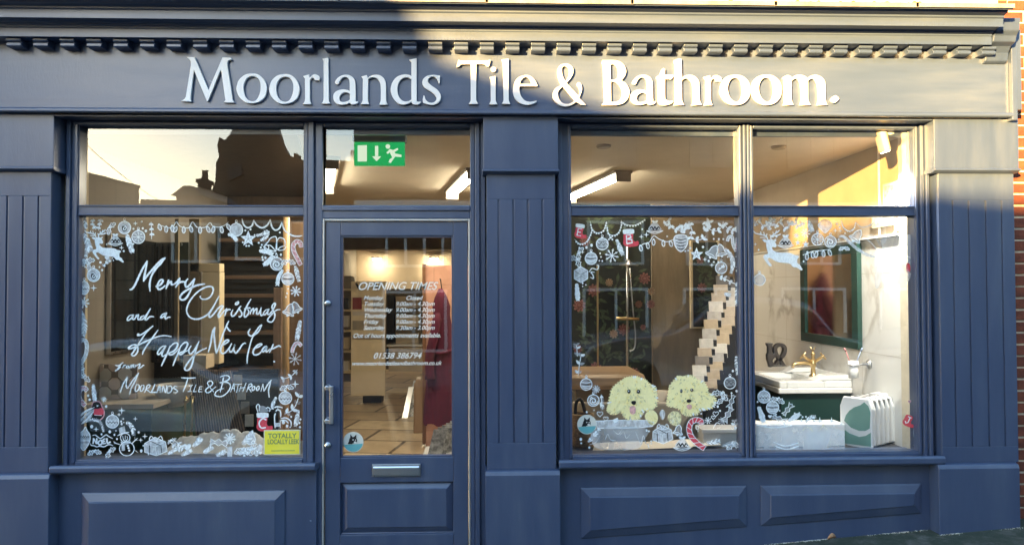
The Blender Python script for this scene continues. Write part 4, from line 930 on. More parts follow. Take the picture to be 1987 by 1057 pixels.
# paper sheets on the platform
for k, (p0, p1, yy) in enumerate(((1150, 1262, .30), (1225, 1345, .285), (1310, 1400, .32))):
    m = M(); a, b = X(p0, 872, yy), X(p1, 872, yy); z = PZ+.004+.006*k; m.add([(a, yy, z), (b, yy+.01, z+.012), (b-.05, yy+.16, z+.03), (a+.04, yy+.15, z+.02), (a, yy, z-.002), (b, yy+.01, z+.010), (b-.05, yy+.16, z+.028), (a+.04, yy+.15, z+.018)], [(0, 1, 2, 3), (7, 6, 5, 4), (0, 4, 5, 1), (1, 5, 6, 2), (2, 6, 7, 3), (3, 7, 4, 0)])
    tag(m.build('paper_sheet', pm('paper', (.66, .62, .55), .8, var=.06)), 'crumpled pale paper sheet at the foot of the '+['left painted dog', 'painted gift between the dogs', 'right painted dog'][k], 'paper', 'paper sheets in the window')
# stepped rack with tile samples
t = thing('sample_rack', 'black stepped rack carrying tile samples beside the mullion', 'display rack'); m = M(); NT = 12
cols = [(.52, .48, .41), (.40, .37, .33), (.07, .06, .055), (.40, .31, .20), (.58, .54, .47), (.20, .17, .14), (.40, .32, .23), (.48, .45, .40)]
TM = [pm('sample_tile', c, .35, var=.14, scale=(25, 25, 25)) for c in cols]; TN = ['cream', 'pale taupe', 'dark grey', 'tan', 'ivory', 'grey brown', 'sandstone', 'greige']
slots = []
rs = random.Random(8)
for k in range(NT+2):
    for j in (0, 1):
        px, py = 1404-4.6*k+25*j+rs.uniform(-1.5, 1.5), 533+17.6*k+9*j+rs.uniform(-1.5, 1.5); yy = 1.75-.072*k+.02*j
        if px > 1432: continue
        slots.append((px, py, yy, rs.randrange(8)))
m2 = M(); rb(m2, 1388, 560, 1440, 862, 1.95, .06); m2.build('back_panel', BLACK, t)
for (px, py, yy, ci) in slots:
    h = 24+6*((ci*7) % 3)/2; a, b = X(px-14, py, yy), X(px+13, py, yy); z1, z0 = Z(px, py, yy), Z(px, py+h, yy)
    m.box(a+.03, b+.035, yy+.016, yy+.07, max(FZ, z0-.9), z1-.01)
    s = M(); s.add([(a, yy-.02, z0), (b, yy-.02, z0), (b, yy+.0, z1), (a, yy+.0, z1), (a, yy-.008, z0), (b, yy-.008, z0), (b, yy+.012, z1), (a, yy+.012, z1)], [(0, 1, 2, 3), (7, 6, 5, 4), (0, 4, 5, 1), (1, 5, 6, 2), (2, 6, 7, 3), (3, 7, 4, 0)])
    tag(s.build('tile_sample', TM[ci], None, .001), TN[ci]+' tile sample standing on the black stepped rack', 'tile sample', 'tile samples on the stepped rack')
m.build('steps', BLACK, t)
# a timber shower bay with a second robe, met in the mirror
t = thing('shower_bay', 'orange timber and peach tiled shower bay reflected in the green mirror', 'shower bay')
m = M(); m.box(1.42, 2.0, 4.6, 4.66, FZ, 2.25); m.build('timber_panel', WOOD, t)
m = M(); m.box(1.10, 1.418, 4.6, 4.66, FZ, 2.2); m.build('tile_panel', PEACH, t)
def robe(x, y, ztop, h, label, w=.15):
    m = M(); N = 44; rows = 16; vs = []
    for i in range(rows):
        tt = i/(rows-1); z = ztop-h*tt
        if tt < .16: rr = w*(.14+.45*math.sin(tt/.16*math.pi/2)); dp = .55
        else: rr = w*(.50+.50*((tt-.16)/.84)**.7); dp = .5
        if .16 <= tt < .22: rr *= .80+.2*(tt-.16)/.06
        for k in range(N):
            q = 2*math.pi*k/N; fold = 1+(.02+.13*tt)*math.sin(q*7+1.3*math.sin(3*tt))+.05*tt*math.sin(q*13+tt*4)
            vs.append((x+rr*fold*math.cos(q)+.012*math.sin(5*tt), y+rr*dp*fold*math.sin(q), z+.012*math.sin(q*5)*(tt > .97)))
    m.add(vs, [(i*N+k, i*N+(k+1) % N, (i+1)*N+(k+1) % N, (i+1)*N+k) for i in range(rows-1) for k in range(N)]+[tuple(range(N))])
    t = thing('bathrobe', label, 'bathrobe', 'maroon bathrobes on display'); m.build('robe_body', ROBE, t, smooth=True)
    m = M(); m.tube(smooth_line([(x-.02, y-w*.35, ztop-h*.18), (x-.06*w/.15, y-w*.52, ztop-h*.35), (x-.10*w/.15, y-w*.52, ztop-h*.5), (x-.095*w/.15, y-w*.5, ztop-h*.66)], 4), [.02]+[.045*w/.15]*11+[.055*w/.15], 12); m.build('sleeve', ROBE, t, smooth=True)
    m = M(); m.tube(smooth_line([(x-w*.66, y-w*.34, ztop-h*.46), (x, y-w*.47, ztop-h*.475), (x+w*.70, y-w*.30, ztop-h*.455)], 5), .016*w/.15, 8); m.build('belt', ROBE, t, smooth=True)
    m = M(); m.tube([(x+.01, y+.05, ztop-.02), (x, y, ztop+.09), (x-.005, y-.01, ztop+.10)], .006, 8); m.build('hook', BLACK, t, smooth=True)
robe(1.50, 4.48, 1.95, 1.40, 'maroon bathrobe in the timber shower bay reflected in the mirror', .17)
m = M(); m.tube(smooth_line([(1.8, 4.55, 1.0), (1.8, 4.55, 2.2), (1.8, 4.53, 2.32), (1.8, 4.45, 2.34), (1.8, 4.2, 2.34), (1.8, 4.18, 2.28)], 5), .014, 10); m.lathe([(.10, 2.26), (.11, 2.27), (.02, 2.29)], (1.8, 4.18, 0), n=18)
tag(m.build('overhead_shower', BLACK), 'black overhead shower arm in the timber bay reflected in the mirror', 'shower')
# ---------------------------------------------------------------- through the door
t = thing('tile_partition', 'peach tiled display partition with a brown timber edge inside the door', 'partition')
YB = 2.9; a = X(826, 680, YB); b = X(930, 680, YB); zt_ = Z(850, 515, YB)
m = M(); m.box(a, b, YB, YB+.09, FZ+.001, zt_); m.build('tiled_face', PEACH, t)
m = M(); rb(m, 819.5, 512, 825.7, 862, YB-.02, .12); m.build('timber_edge', wood_mat('brown_edge', (.14, .06, .025), (.22, .10, .04)), t, .004)
p = U(855, 560, YB-.16); robe(p.x, YB-.17, p.z, 1.36, 'maroon hooded bathrobe hanging on the peach tiles inside the door', .155)
t = thing('sample_crate', 'white stand of grey patterned tiles leaning at the foot of the door glass', 'tile stand')
yy = 1.5; z0 = Z(850, 884, yy); m = M(); m.box(X(818, 880, yy), X(895, 880, yy), yy-.05, yy+.4, FZ, z0); m.build('stand', CERAM, t, .01)
PAT = pm('patterned_tile', (.30, .28, .24), .4, var=.9, scale=(22, 22, 22), hue=(.62, .60, .55))
for k in range(6):
    x0_ = X(829+7.5*k, 860, yy); zt_ = Z(850, 836-2*k, yy)-z0; s = M(); y_ = yy+.02+.05*k
    s.add([(x0_, y_, z0+.0), (x0_+.12, y_, z0), (x0_+.17, y_+.05, z0+zt_), (x0_+.05, y_+.05, z0+zt_), (x0_, y_+.012, z0), (x0_+.12, y_+.012, z0), (x0_+.17, y_+.062, z0+zt_), (x0_+.05, y_+.062, z0+zt_)], [(0, 1, 2, 3), (7, 6, 5, 4), (0, 4, 5, 1), (1, 5, 6, 2), (2, 6, 7, 3), (3, 7, 4, 0)])
    s.build('patterned_tile', PAT, t)
t = thing('display_board', 'cream sample board on a black foot deep inside the door', 'display board')
YQ = 5.9; m = M(); rb(m, 681, 546, 747, 768, YQ, .06); m.build('board', CREAM, t, .004)
m = M(); rb(m, 704, 768, 740, 781, YQ-.05, .25); m.build('foot', BLACK, t)
for (p0, q0, p1, q1, c) in ((684, 577, 702, 600, (.22, .03, .03)), (701, 577, 716, 590, (.50, .36, .22)), (724, 580, 744, 602, (.40, .36, .30)), (684, 604, 745, 612, (.55, .50, .44)), (684, 622, 706, 640, (.30, .26, .20)), (712, 618, 745, 640, (.44, .38, .30)), (684, 650, 745, 658, (.36, .28, .18))):
    m = M(); rb(m, p0, q0, p1, q1, YQ-.012, .012); m.build('swatch', pm('swatch', c, .4), t)
for px in (695, 731):
    m = M(); a_ = U(px, 560, YQ); m.tube([a_+Vector((0, 0, .02)), a_+Vector((.0, -.16, .07)), a_+Vector((.05, -.22, .02))], .014, 8); m.build('clip_lamp', BLACK, t, smooth=True)
t = thing('wall_shelving', 'cream shelving with white boxes along the left of the deep shop', 'shelving')
m = M(); rb(m, 655, 535, 681, 740, 6.4, .3)
m.build('carcass', OLIVE, t); m = M()
for k in range(5): rb(m, 655, 560+40*k, 682, 564+40*k, 6.2, .2)
m.build('shelves', CREAM, t)
for k, q in enumerate((578, 612, 655, 700)):
    m = M(); rb(m, 661, q, 676, q+22, 6.25, .1); m.build('carton', [BLACK, CERAM, CREAM, CERAM][k], t)
t = thing('tile_shelf', 'dark open shelf of stacked tiles in the middle of the deep shop', 'shelving')
m = M(); rb(m, 749, 560, 818, 716, 7.2, .3); m.build('carcass', OLIVE, t)
for k in range(4):
    m = M(); rb(m, 768, 575+36*k, 812, 598+36*k, 7.05, .15); m.build('tiles', [BEIGE, CREAM, BEIGE, PAT][k], t)
m = M(); rb(m, 751, 572, 764, 700, 7.0, .2); m.build('dark_door', BLACK, t)
t = thing('counter', 'low beige counter in the middle of the deep shop', 'counter')
m = M(); rb(m, 750, 668, 830, 672, 6.6, .9); m.build('worktop', CERAM, t, .004); m = M(); rb(m, 754, 672, 826, 720, 6.65, .8); m.build('carcass', BEIGE, t)
for k, (px, py, ww, hh, yy, mat_) in enumerate(((780, 698, 11, 56, 4.6, CERAM), (788, 690, 13, 66, 4.7, PAT), (797, 688, 10, 70, 4.85, BEIGE))):
    m = M(); p = U(px, py+hh, yy); a_ = ww*(4.8+yy)/1440; hz_ = hh*(4.8+yy)/1440
    m.add([(p.x, yy, FZ), (p.x+a_, yy, FZ), (p.x+a_*1.8, yy+.18, FZ+hz_), (p.x+a_*.9, yy+.18, FZ+hz_), (p.x, yy+.02, FZ), (p.x+a_, yy+.02, FZ), (p.x+a_*1.8, yy+.20, FZ+hz_), (p.x+a_*.9, yy+.20, FZ+hz_)], [(0, 1, 2, 3), (7, 6, 5, 4), (0, 4, 5, 1), (1, 5, 6, 2), (2, 6, 7, 3), (3, 7, 4, 0)])
    tag(m.build('tile_slab', mat_), ['white', 'patterned grey', 'beige'][k]+' tile slab leaning beside the timber edge inside the door', 'tile slab', 'leaning tile slabs')
m = M(); yy = 3.6; pts = [(X(802, 800, yy), FZ), (X(821, 800, yy), FZ), (X(822, 800, yy), Z(815, 745, yy)), (X(818, 800, yy), Z(815, 736, yy)), (X(808, 800, yy), Z(815, 735, yy)), (X(803, 800, yy), Z(815, 745, yy))]
m.prism(pts, yy, yy+.05); tag(m.build('wooden_board', wood_mat('tan_board', (.22, .13, .06), (.30, .19, .10)), None, .01), 'tan wooden board with rounded shoulders standing left of the robe', 'board')
# ---------------------------------------------------------------- left window
t = thing('wall_panel_mirror', 'tall bathroom mirror with its dark reflection painted in and a slim pale frame on the left wall', 'mirror')
A, B = UX(210, 600, XLW+.02), UX(333, 600, XLW+.02); z0 = UX(210, 688, XLW+.02).z; z1 = UX(212, 452, XLW+.02).z; y0, y1 = A.y, B.y
m = M(); m.box(XLW+.002, XLW+.03, y0+.015, y1, z0+.02, z1-.02); m.build('dark_reflection_panel', pm('dark_mirror_reflection', (.008, .009, .009), .12), t)  # dark panel colour stands in for the mirror's reflection
m = M(); m.box(XLW+.002, XLW+.036, y0, y0+.0145, z0, z1); m.box(XLW+.002, XLW+.036, y0+.0148, y1, z0, z0+.0195); m.build('slim_frame', CHROME, t, .001)
t = thing('column_radiator', 'tall anthracite column radiator beside the dark mirror', 'radiator')
YR = 1.55; m = M(); 
for k in range(11):
    px = 232+11.2*k; a_ = U(px, 474, YR); b_ = U(px, 700, YR); tm = M(); tm.tube([a_, b_], .0165, 10); tm.build('column', ANTH, t, smooth=True)
m = M(); rb(m, 226, 471, 352, 477, YR, .03); rb(m, 226, 697, 352, 703, YR, .03); rb(m, 226, 592, 352, 600, YR+.022, .02); m.build('header', ANTH, t, .006)
m = M(); rb(m, 222, 470, 364, 860, YR+.05, .04); tag(m.build('dark_board', pm('black_board', (.012, .012, .012), .5)), 'matt black board behind the column radiator', 'display board')
m = M(); rb(m, 120, 345, 600, 900, 3.35, .06); tag(m.build('brown_screen', wood_mat('brown_laminate', (.075, .05, .034), (.115, .078, .052), (8, 8, .6))), 'brown laminate screen closing the back of the left window', 'screen')
m = M(); rb(m, 338, 425, 345.5, 700, 1.45, .03); rb(m, 366, 425, 386, 715, 1.9, .05); tag(m.build('olive_post', OLIVE, None, .003), 'olive brown door jamb right of the column radiator', 'jamb')
t = thing('cream_frame', 'cream timber post and lintel standing behind the word Christmas', 'frame')
m = M(); rb(m, 392, 527.5, 426, 706, 1.9, .12); m.build('post', CREAM, t, .004)
m = M(); rb(m, 356, 511, 426, 527, 1.9, .12); m.build('lintel', CREAM, t, .004)
m = M(); rb(m, 355, 689, 400, 716, 1.2, .18); tag(m.build('card_box', BEIGE, None, .004), 'cream cardboard box behind the fluted walnut panel', 'box')
t = thing('slatted_shelving', 'black shelving with brown shelf edges behind the Christmas greeting', 'shelving')
m = M(); rb(m, 422, 440, 566, 870, 3.0, .06); m.build('back', BLACK, t)
for k in range(11):
    m = M(); rb(m, 424, 462+36*k, 546, 469+36*k, 2.75, .24); m.build('shelf', wood_mat('brown_shelf', (.12, .075, .05), (.17, .11, .075), (2, 20, 20)), t, .002)
m = M(); rb(m, 530, 558, 545, 850, 2.3, .12); m.build('upright', WOODD, t, .004)
m = M(); a_ = U(555, 650, 2.0); m.tube([(a_.x, 2.0, FZ), (a_.x, 2.0, 2.43)], .030, 14); tag(m.build('tan_pole', pm('tan_pole_paint', (.42, .27, .13), .5, var=.1), smooth=True), 'round tan pole standing right of the black shelving', 'pole')
m = M(); rb(m, 562, 430, 590, 880, 2.2, .06); tag(m.build('brown_door', wood_mat('brown_door_wood', (.13, .075, .04), (.19, .115, .065))), 'brown wooden door edge right of the tan pole', 'door')
# vanity on the left wall
t = thing('green_cabinet', 'dark green cabinet with a beige worktop in the left corner of the greeting window', 'cabinet')
cx1_ = X(300, 800, .48); zt_ = Z(220, 784, .46)
m = M(); m.box(XLW+.003, cx1_-.03, .50, 1.5, FZ+.001, zt_-.035); m.build('carcass', GREEN, t, .004)
m = M(); m.box(XLW+.003, cx1_, .46, 1.52, zt_-.0345, zt_); m.build('worktop', pm('stone_worktop', (.42, .37, .31), .5, var=.1), t, .004)
t = thing('hexagon_tile_board', 'grey board of pale octagon tiles standing on the beige worktop', 'tile board')
YH = .72; m = M(); rb(m, 182, 706, 266, 778, YH, .02); bz = Z(220, 778, YH); m.build('board', pm('grey_grout_board', (.34, .32, .31), .7), t)
for i, (px, py, al) in enumerate(((203, 727, 0), (243, 725, 0), (223, 744, 1), (185, 744, 1), (262, 742, 1), (203, 763, 0), (243, 760, 0), (223, 776, 1), (190, 712, 1), (223, 709, 1), (262, 774, 1))):
    pts = []; r_ = 13.5 if not al else 12
    for k in range(8):
        a = math.pi/8+k*math.pi/4; x, z = X(px, py, YH)+r_*(4.8+YH)/1440*math.cos(a), Z(px, py, YH)+r_*(4.8+YH)/1440*math.sin(a)
        pts.append((min(max(x, X(183, 740, YH)), X(265, 740, YH)), min(max(z, bz+.001), Z(220, 707, YH))))
    M().prism(pts, YH-.006-.0002*i, YH+.001).build('octagon_tile', pm('pale_octagon', (.90, .94, .98) if not al else (.90, .82, .82), .3, var=.05), t)
# bowl on a brass washstand
t = thing('washstand', 'white bowl basin on slender brass legs in the middle of the greeting window', 'washstand')
p = U(336, 746, .85); m = M(); m.lathe([(.03, -.165), (.07, -.160), (.11, -.11), (.128, -.04), (.132, .0), (.126, .004), (.12, -.02), (.09, -.09), (.03, -.13)], p, n=36); m.build('bowl', pm('grey_white_ceramic', (.52, .48, .43), .25, var=.05), t, smooth=True)
for px in (360, 374):
    a_ = U(px, 768, .82); b_ = U(px-3, 858, .82); b_.z = PZ; m = M(); m.tube([a_, a_+(b_-a_)*.2, a_+(b_-a_)*.85, b_], [.012, .008, .008, .014], 10); m.build('leg', BRASS, t, smooth=True)
m = M(); a_ = U(362, 776, .82); m.lathe([(.010, -.02), (.02, -.01), (.022, .0), (.018, .014), (.008, .02)], a_, n=14); m.tube([p+Vector((0, 0, -.15)), a_], .010, 8); m.build('trap', BRASS, t, smooth=True)
# leaning fluted panel
t = thing('fluted_panel', 'leaning panel of fluted dark walnut strips in the greeting window', 'fluted panel')
YF = .80; tl, tr_, br2, bl2 = U(368, 716, YF+.16), U(448, 719, YF+.10), U(476, 834, YF), U(380, 858, YF)
bl2.z = max(bl2.z, PZ); NR = 19
M().add([tl+Vector((0, .012, 0)), tr_+Vector((0, .012, 0)), br2+Vector((0, .012, 0)), bl2+Vector((0, .012, 0)), tl+Vector((0, .024, 0)), tr_+Vector((0, .024, 0)), br2+Vector((0, .024, 0)), bl2+Vector((0, .024, 0))], [(0, 1, 2, 3), (7, 6, 5, 4), (0, 4, 5, 1), (1, 5, 6, 2), (2, 6, 7, 3), (3, 7, 4, 0)]).build('backing', BLACK, t)
m = M()
for k in range(NR):
    f0, f1 = (k+.12)/NR, (k+.70)/NR; A, B = tl.lerp(tr_, f0), tl.lerp(tr_, f1); Cc, D = bl2.lerp(br2, f1), bl2.lerp(br2, f0); o = Vector((0, .012, 0))
    m.add([A, B, Cc, D, A+o, B+o, Cc+o, D+o], [(0, 1, 2, 3), (7, 6, 5, 4), (0, 4, 5, 1), (1, 5, 6, 2), (2, 6, 7, 3), (3, 7, 4, 0)])
m.build('strips', WOODD, t, .002)
for k, (px, py) in enumerate(((461, 738), (468, 763), (475, 790), (483, 815))):
    m = M(); rb(m, px-8, py-11, px+8, py+12, .78-.03*k, .012); tag(m.build('tile_chip', TM[[3, 1, 5, 0][k]], None, .001), ['tan', 'pale taupe', 'grey brown', 'cream'][k]+' tile chip fanned out right of the fluted walnut panel', 'tile sample', 'tile chips beside the fluted panel')
m = M(); rb(m, 462, 716, 540, 880, .95, .05); tag(m.build('chip_stand', BLACK), 'black stand behind the fanned tile chips', 'display rack')
# white cloth along the bottom of the left window
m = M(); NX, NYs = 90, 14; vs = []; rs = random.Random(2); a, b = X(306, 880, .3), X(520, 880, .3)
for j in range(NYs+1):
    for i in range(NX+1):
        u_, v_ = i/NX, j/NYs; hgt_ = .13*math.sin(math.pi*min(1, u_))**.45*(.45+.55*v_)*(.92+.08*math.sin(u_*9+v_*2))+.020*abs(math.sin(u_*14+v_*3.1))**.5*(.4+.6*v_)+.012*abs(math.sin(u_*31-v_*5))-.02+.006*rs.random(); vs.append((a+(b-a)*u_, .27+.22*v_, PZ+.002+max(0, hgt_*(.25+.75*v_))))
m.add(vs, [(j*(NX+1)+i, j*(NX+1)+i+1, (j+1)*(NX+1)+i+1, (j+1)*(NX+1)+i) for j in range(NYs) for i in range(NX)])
o = tag(m.build('white_cloth', pm('cool_tinted_fleece', (.60, .65, .72), .95, var=.12, scale=(30, 30, 30), bump=.8, bscale=(120, 120, 120)), smooth=True), 'rumpled white fleece cloth along the bottom of the greeting window', 'cloth'); o.modifiers.new('thickness', 'SOLIDIFY').thickness = .004  # cool tint in the fleece colour imitates daylight
# ================================================================== Christmas painting on the panes
PAL = [PW, PT, PH, PR, PP, PK, PY, PO, PG]
W_, T_, H_, RD, PI_, BK, YE_, OR_, OL_ = range(9)
def cv(ox, oy, s):
    return lambda u, v: (ox+u/s, oy+v/s)
CA, CB, CC, CD, CE, CF = cv(120, 400, 3.974), cv(120, 640, 3.914), cv(1090, 400, 4.0667), cv(1090, 640, 3.914), cv(1440, 400, 4.066), cv(1440, 640, 3.916)
def P_(txt, f=None):
    o = [tuple(float(q) for q in t.split(',')) for t in txt.split()]
    return [f(*q) for q in o] if f else o
prs = random.Random(21)
class D(M):
    """brush work; all coordinates are places on the pane"""
    Y0 = YP
    def _y(s): s.k += 1; return s.Y0-.00003*s.k
    def st(s, pts, w, mi=0, closed=False, sm=5, taper=.55):
        P2 = [Vector(p) for p in pts]
        if sm and len(P2) > 2: P2 = smooth_line(P2, sm, closed)
        n = len(P2); y = s._y(); vs = []
        for i, p in enumerate(P2):
            a = P2[(i-1) % n] if closed or i else P2[i]; b = P2[(i+1) % n] if closed or i < n-1 else P2[i]
            t = b-a
            if t.length < 1e-6: t = Vector((1, 0))
            t.normalize(); nn = Vector((-t.y, t.x)); e = 1 if closed else min(1, taper+(1-taper)*min(i, n-1-i)/max(1, n*.18))
            ww = w*.5*e*(1+.14*math.sin(i*.9+p.x)); 
            for q in (p+nn*ww, p-nn*ww): v = U(q.x, q.y, y); vs.append(v)
        m_ = n if closed else n-1
        return s.add(vs, [(2*i, 2*i+1, 2*((i+1) % n)+1, 2*((i+1) % n)) for i in range(m_)], mi)
    def fill(s, pts, mi=0, sm=4):
        P2 = smooth_line([Vector(p) for p in pts], sm, True) if sm else [Vector(p) for p in pts]
        y = s._y(); return s.add([U(p.x, p.y, y) for p in P2], [tuple(range(len(P2)))], mi)
    def ell(s, x, y, rx, ry=None, mi=0, n=20, rot=0):
        ry = ry or rx; c, q = math.cos(rot), math.sin(rot)
        return s.fill([(x+rx*math.cos(a)*c-ry*math.sin(a)*q, y+rx*math.cos(a)*q+ry*math.sin(a)*c) for a in [2*math.pi*k/n for k in range(n)]], mi, 0)
    def ring(s, x, y, rx, ry=None, w=1.4, mi=0, n=18):
        ry = ry or rx; return s.st([(x+rx*math.cos(a), y+ry*math.sin(a)) for a in [2*math.pi*k/n for k in range(n)]], w, mi, True, 2)
    def done(s, name, parent, label=None):
        o = s.build(name, PAL, parent)
        if label: o['label'] = label
        return o
def bauble(win, x, y, r, style='plain', ry=None, mi=T_):
    d = D(); ry = ry or r
    if style != 'outline': d.ell(x, y, r, ry, H_ if style in ('swirl', 'grid', 'leafy') else mi)
    d.ring(x, y, r*.97, ry*.97, 1.7)
    d.fill([(x-r*.2, y-ry*.96), (x-r*.15, y-ry*1.22), (x+r*.15, y-ry*1.22), (x+r*.2, y-ry*.96)], W_, 0); d.ring(x, y-ry*1.32, 2, 2, 1, W_, 8)
    ch = lambda f: math.sqrt(max(0, 1-f*f))*r*.86
    if style == 'stripe':
        for f in (-.35, -.05, .25, .5): d.st([(x-ch(f), y+f*ry), (x, y+f*ry+1.2), (x+ch(f), y+f*ry)], 1.5, BK if f in (-.05,) else W_)
    elif style == 'zig':
        for f, c in ((-.2, W_), (.12, BK), (.38, W_)):
            n = 7; d.st([(x-ch(f)+2*ch(f)*k/n, y+f*ry+(1.8 if k % 2 else -1.8)) for k in range(n+1)], 1.3, c, sm=0)
        d.st([(x-ch(0), y), (x+ch(0), y)], 1.1)
    elif style == 'swirl':
        d.st([(x+r*.75*(1-k/22)*math.cos(k*.55), y+.1*r+ry*.72*(1-k/22)*math.sin(k*.55)) for k in range(20)], 2.1, W_, sm=2)
        d.st([(x-r*.6, y-ry*.3), (x-r*.3, y-ry*.55), (x-r*.1, y-ry*.3)], 1.5)
    elif style == 'grid':
        for k in range(4):
            a = k*math.pi/4; d.st([(x-r*.8*math.cos(a), y-ry*.8*math.sin(a)), (x+r*.8*math.cos(a), y+ry*.8*math.sin(a))], 1.5)
        for k in range(8):
            a = k*math.pi/4; q = (x+r*.62*math.cos(a), y+ry*.62*math.sin(a)); d.st([(q[0]-2, q[1]-1.2), (q[0]+2, q[1]+1.2)], 1.4)
    elif style == 'leafy':
        for k in range(7):
            a = prs.uniform(0, 6.3); rr = prs.uniform(.15, .65); q = (x+r*rr*math.cos(a), y+ry*rr*math.sin(a)); d.ell(q[0], q[1], r*.20, r*.10, W_, 8, a)
        d.st([(x-r*.5, y+ry*.5), (x, y), (x+r*.5, y-ry*.5)], 1.2)
    elif style == 'mark':
        d.ell(x, y+.08*ry, r*.40, ry*.55, BK); d.st([(x-r*.3, y-ry*.35), (x+.1*r, y-.3*ry), (x+.28*r, y), (x+.1*r, y+.35*ry), (x-.15*r, y+.3*ry), (x-.1*r, y), (x+.15*r, y-.1*ry)], 1.8)
    elif style == 'band':
        for f in (-.5, .55): d.st([(x-ch(f), y+f*ry), (x, y+f*ry+1.5), (x+ch(f), y+f*ry)], 1.3, BK)
        n = 5; d.st([(x-ch(0)+2*ch(0)*k/n, y+(2.6 if k % 2 else -2.6)) for k in range(n+1)], 1.6, BK, sm=0)
    return d.done('painted_bauble', win)
def pine(win, x0, y0, x1, y1, w=7, mi=T_, bend=0, name='painted_pine_sprig'):
    d = D(); L = math.hypot(x1-x0, y1-y0); n = max(6, int(L/2.6)); nx, ny = -(y1-y0)/L, (x1-x0)/L; sp = []
    for k in range(n+1):
        t = k/n; b = bend*math.sin(math.pi*t); sp.append((x0+(x1-x0)*t+nx*b, y0+(y1-y0)*t+ny*b))
    d.st(sp, 1.6, W_, sm=0)
    for k in range(n):
        tx, ty = sp[k+1][0]-sp[k][0], sp[k+1][1]-sp[k][1]; q = math.hypot(tx, ty); tx /= q; ty /= q; l = w*(.55+.45*math.sin(math.pi*(k+1)/(n+1)))*prs.uniform(.8, 1.15)
        for sgn in (-1, 1):
            ex_, ey_ = tx*.75-ty*sgn*.7, ty*.75+tx*sgn*.7; p = sp[k]; d.st([p, (p[0]+ex_*l*.6, p[1]+ey_*l*.55), (p[0]+ex_*l, p[1]+ey_*l+.4)], 2.3, mi if prs.random() < .6 else W_, sm=2, taper=.3)
    return d.done(name, win)
def leaf_(d, x, y, l, wd, a, mi=T_, vein=True):
    c, q = math.cos(a), math.sin(a); f = lambda u, v: (x+u*c-v*q, y+u*q+v*c)
    d.fill([f(0, 0), f(l*.35, wd), f(l*.75, wd*.7), f(l, 0), f(l*.75, -wd*.7), f(l*.35, -wd)], mi, 3)
    if vein: d.st([f(0, 0), f(l*.9, 0)], .9, W_, sm=0)
def sprig(win, pts, l=8, wd=2.6, step=1, mi=T_, berries=True, name='painted_leaf_garland'):
    d = D(); sp = smooth_line([Vector(p) for p in pts], 5); d.st([(p.x, p.y) for p in sp], 1.5, W_, sm=0); n = len(sp)
    for k in range(1, n-1, max(1, int(2*step))):
        t = sp[k+1]-sp[k-1]; a = math.atan2(t.y, t.x)
        for sgn in (-1, 1): leaf_(d, sp[k].x, sp[k].y, l*prs.uniform(.75, 1.15), wd, a+sgn*prs.uniform(.7, 1.2), mi if prs.random() < .55 else W_, False)
        if berries and prs.random() < .4: d.ell(sp[k].x, sp[k].y+3, 1.5, mi=W_, n=8)
    return d.done(name, win)
def holly(win, x, y, r, a=0, outline=True, mi=T_):
    d = D(); 
    for off in (a, a+2.3):
        c, q = math.cos(off), math.sin(off); L = r*1.6
        f = lambda u, v: (x+u*c-v*q, y+u*q+v*c); pts = []
        for sgn in (1, -1):
            ks = range(7) if sgn > 0 else range(6, -1, -1)
            for k in ks: pts.append(f(L*k/6, sgn*r*.46*math.sin(math.pi*(k+.15)/6.3)*(1.25 if k % 2 else .6)))
        d.fill(pts, H_, 0); d.st(pts, 1.6, W_, True, 0); d.st([f(0, 0), f(L*.85, 0)], 1.1)
    d.ell(x, y, r*.2, mi=W_, n=10); d.ell(x+r*.3, y-r*.2, r*.17, mi=W_, n=10)
    return d.done('painted_holly', win)
def flake(win, x, y, r, arms=8, w=2.2, mi=W_):
    d = D()
    for k in range(arms):
        a = 2*math.pi*k/arms+.2; c, q = math.cos(a), math.sin(a); d.st([(x, y), (x+r*c, y+r*q)], w, mi, sm=0, taper=.8)
        for s in (-.55, .55): d.st([(x+r*.6*c, y+r*.6*q), (x+r*.6*c+r*.28*math.cos(a+s), y+r*.6*q+r*.28*math.sin(a+s))], w*.75, mi, sm=0)
    return d.done('painted_snowflake', win)
def star(win, x, y, R_, r_=None, n=5, mi=T_, rot=-math.pi/2, edge=True):
    d = D(); r_ = r_ or R_*.42; p = [(x+(R_ if k % 2 == 0 else r_)*math.cos(rot+k*math.pi/n), y+(R_ if k % 2 == 0 else r_)*math.sin(rot+k*math.pi/n)) for k in range(2*n)]
    d.fill(p, mi, 0)
    if edge:
        d.st(p, 1.3, W_, True, 0)
        for k in range(0, 2*n, 2): d.st([(x, y), ((x+p[k][0])/2, (y+p[k][1])/2)], .9, BK, sm=0)
    return d.done('painted_star', win)
def spark(win, lst):
    for x, y, r in lst: star(win, x, y, r, r*.26, 4, W_, edge=False)
def heart(win, x, y, r, mi=W_, fill=True):
    d = D(); p = [(x+r*1.0*math.sin(t)**3, y-r*(.81*math.cos(t)-.31*math.cos(2*t)-.12*math.cos(3*t)-.06*math.cos(4*t))) for t in [2*math.pi*k/24 for k in range(24)]]
    d.fill(p, mi, 0) if fill else d.st(p, 1.4, mi, True, 0)
    return d.done('painted_heart', win)
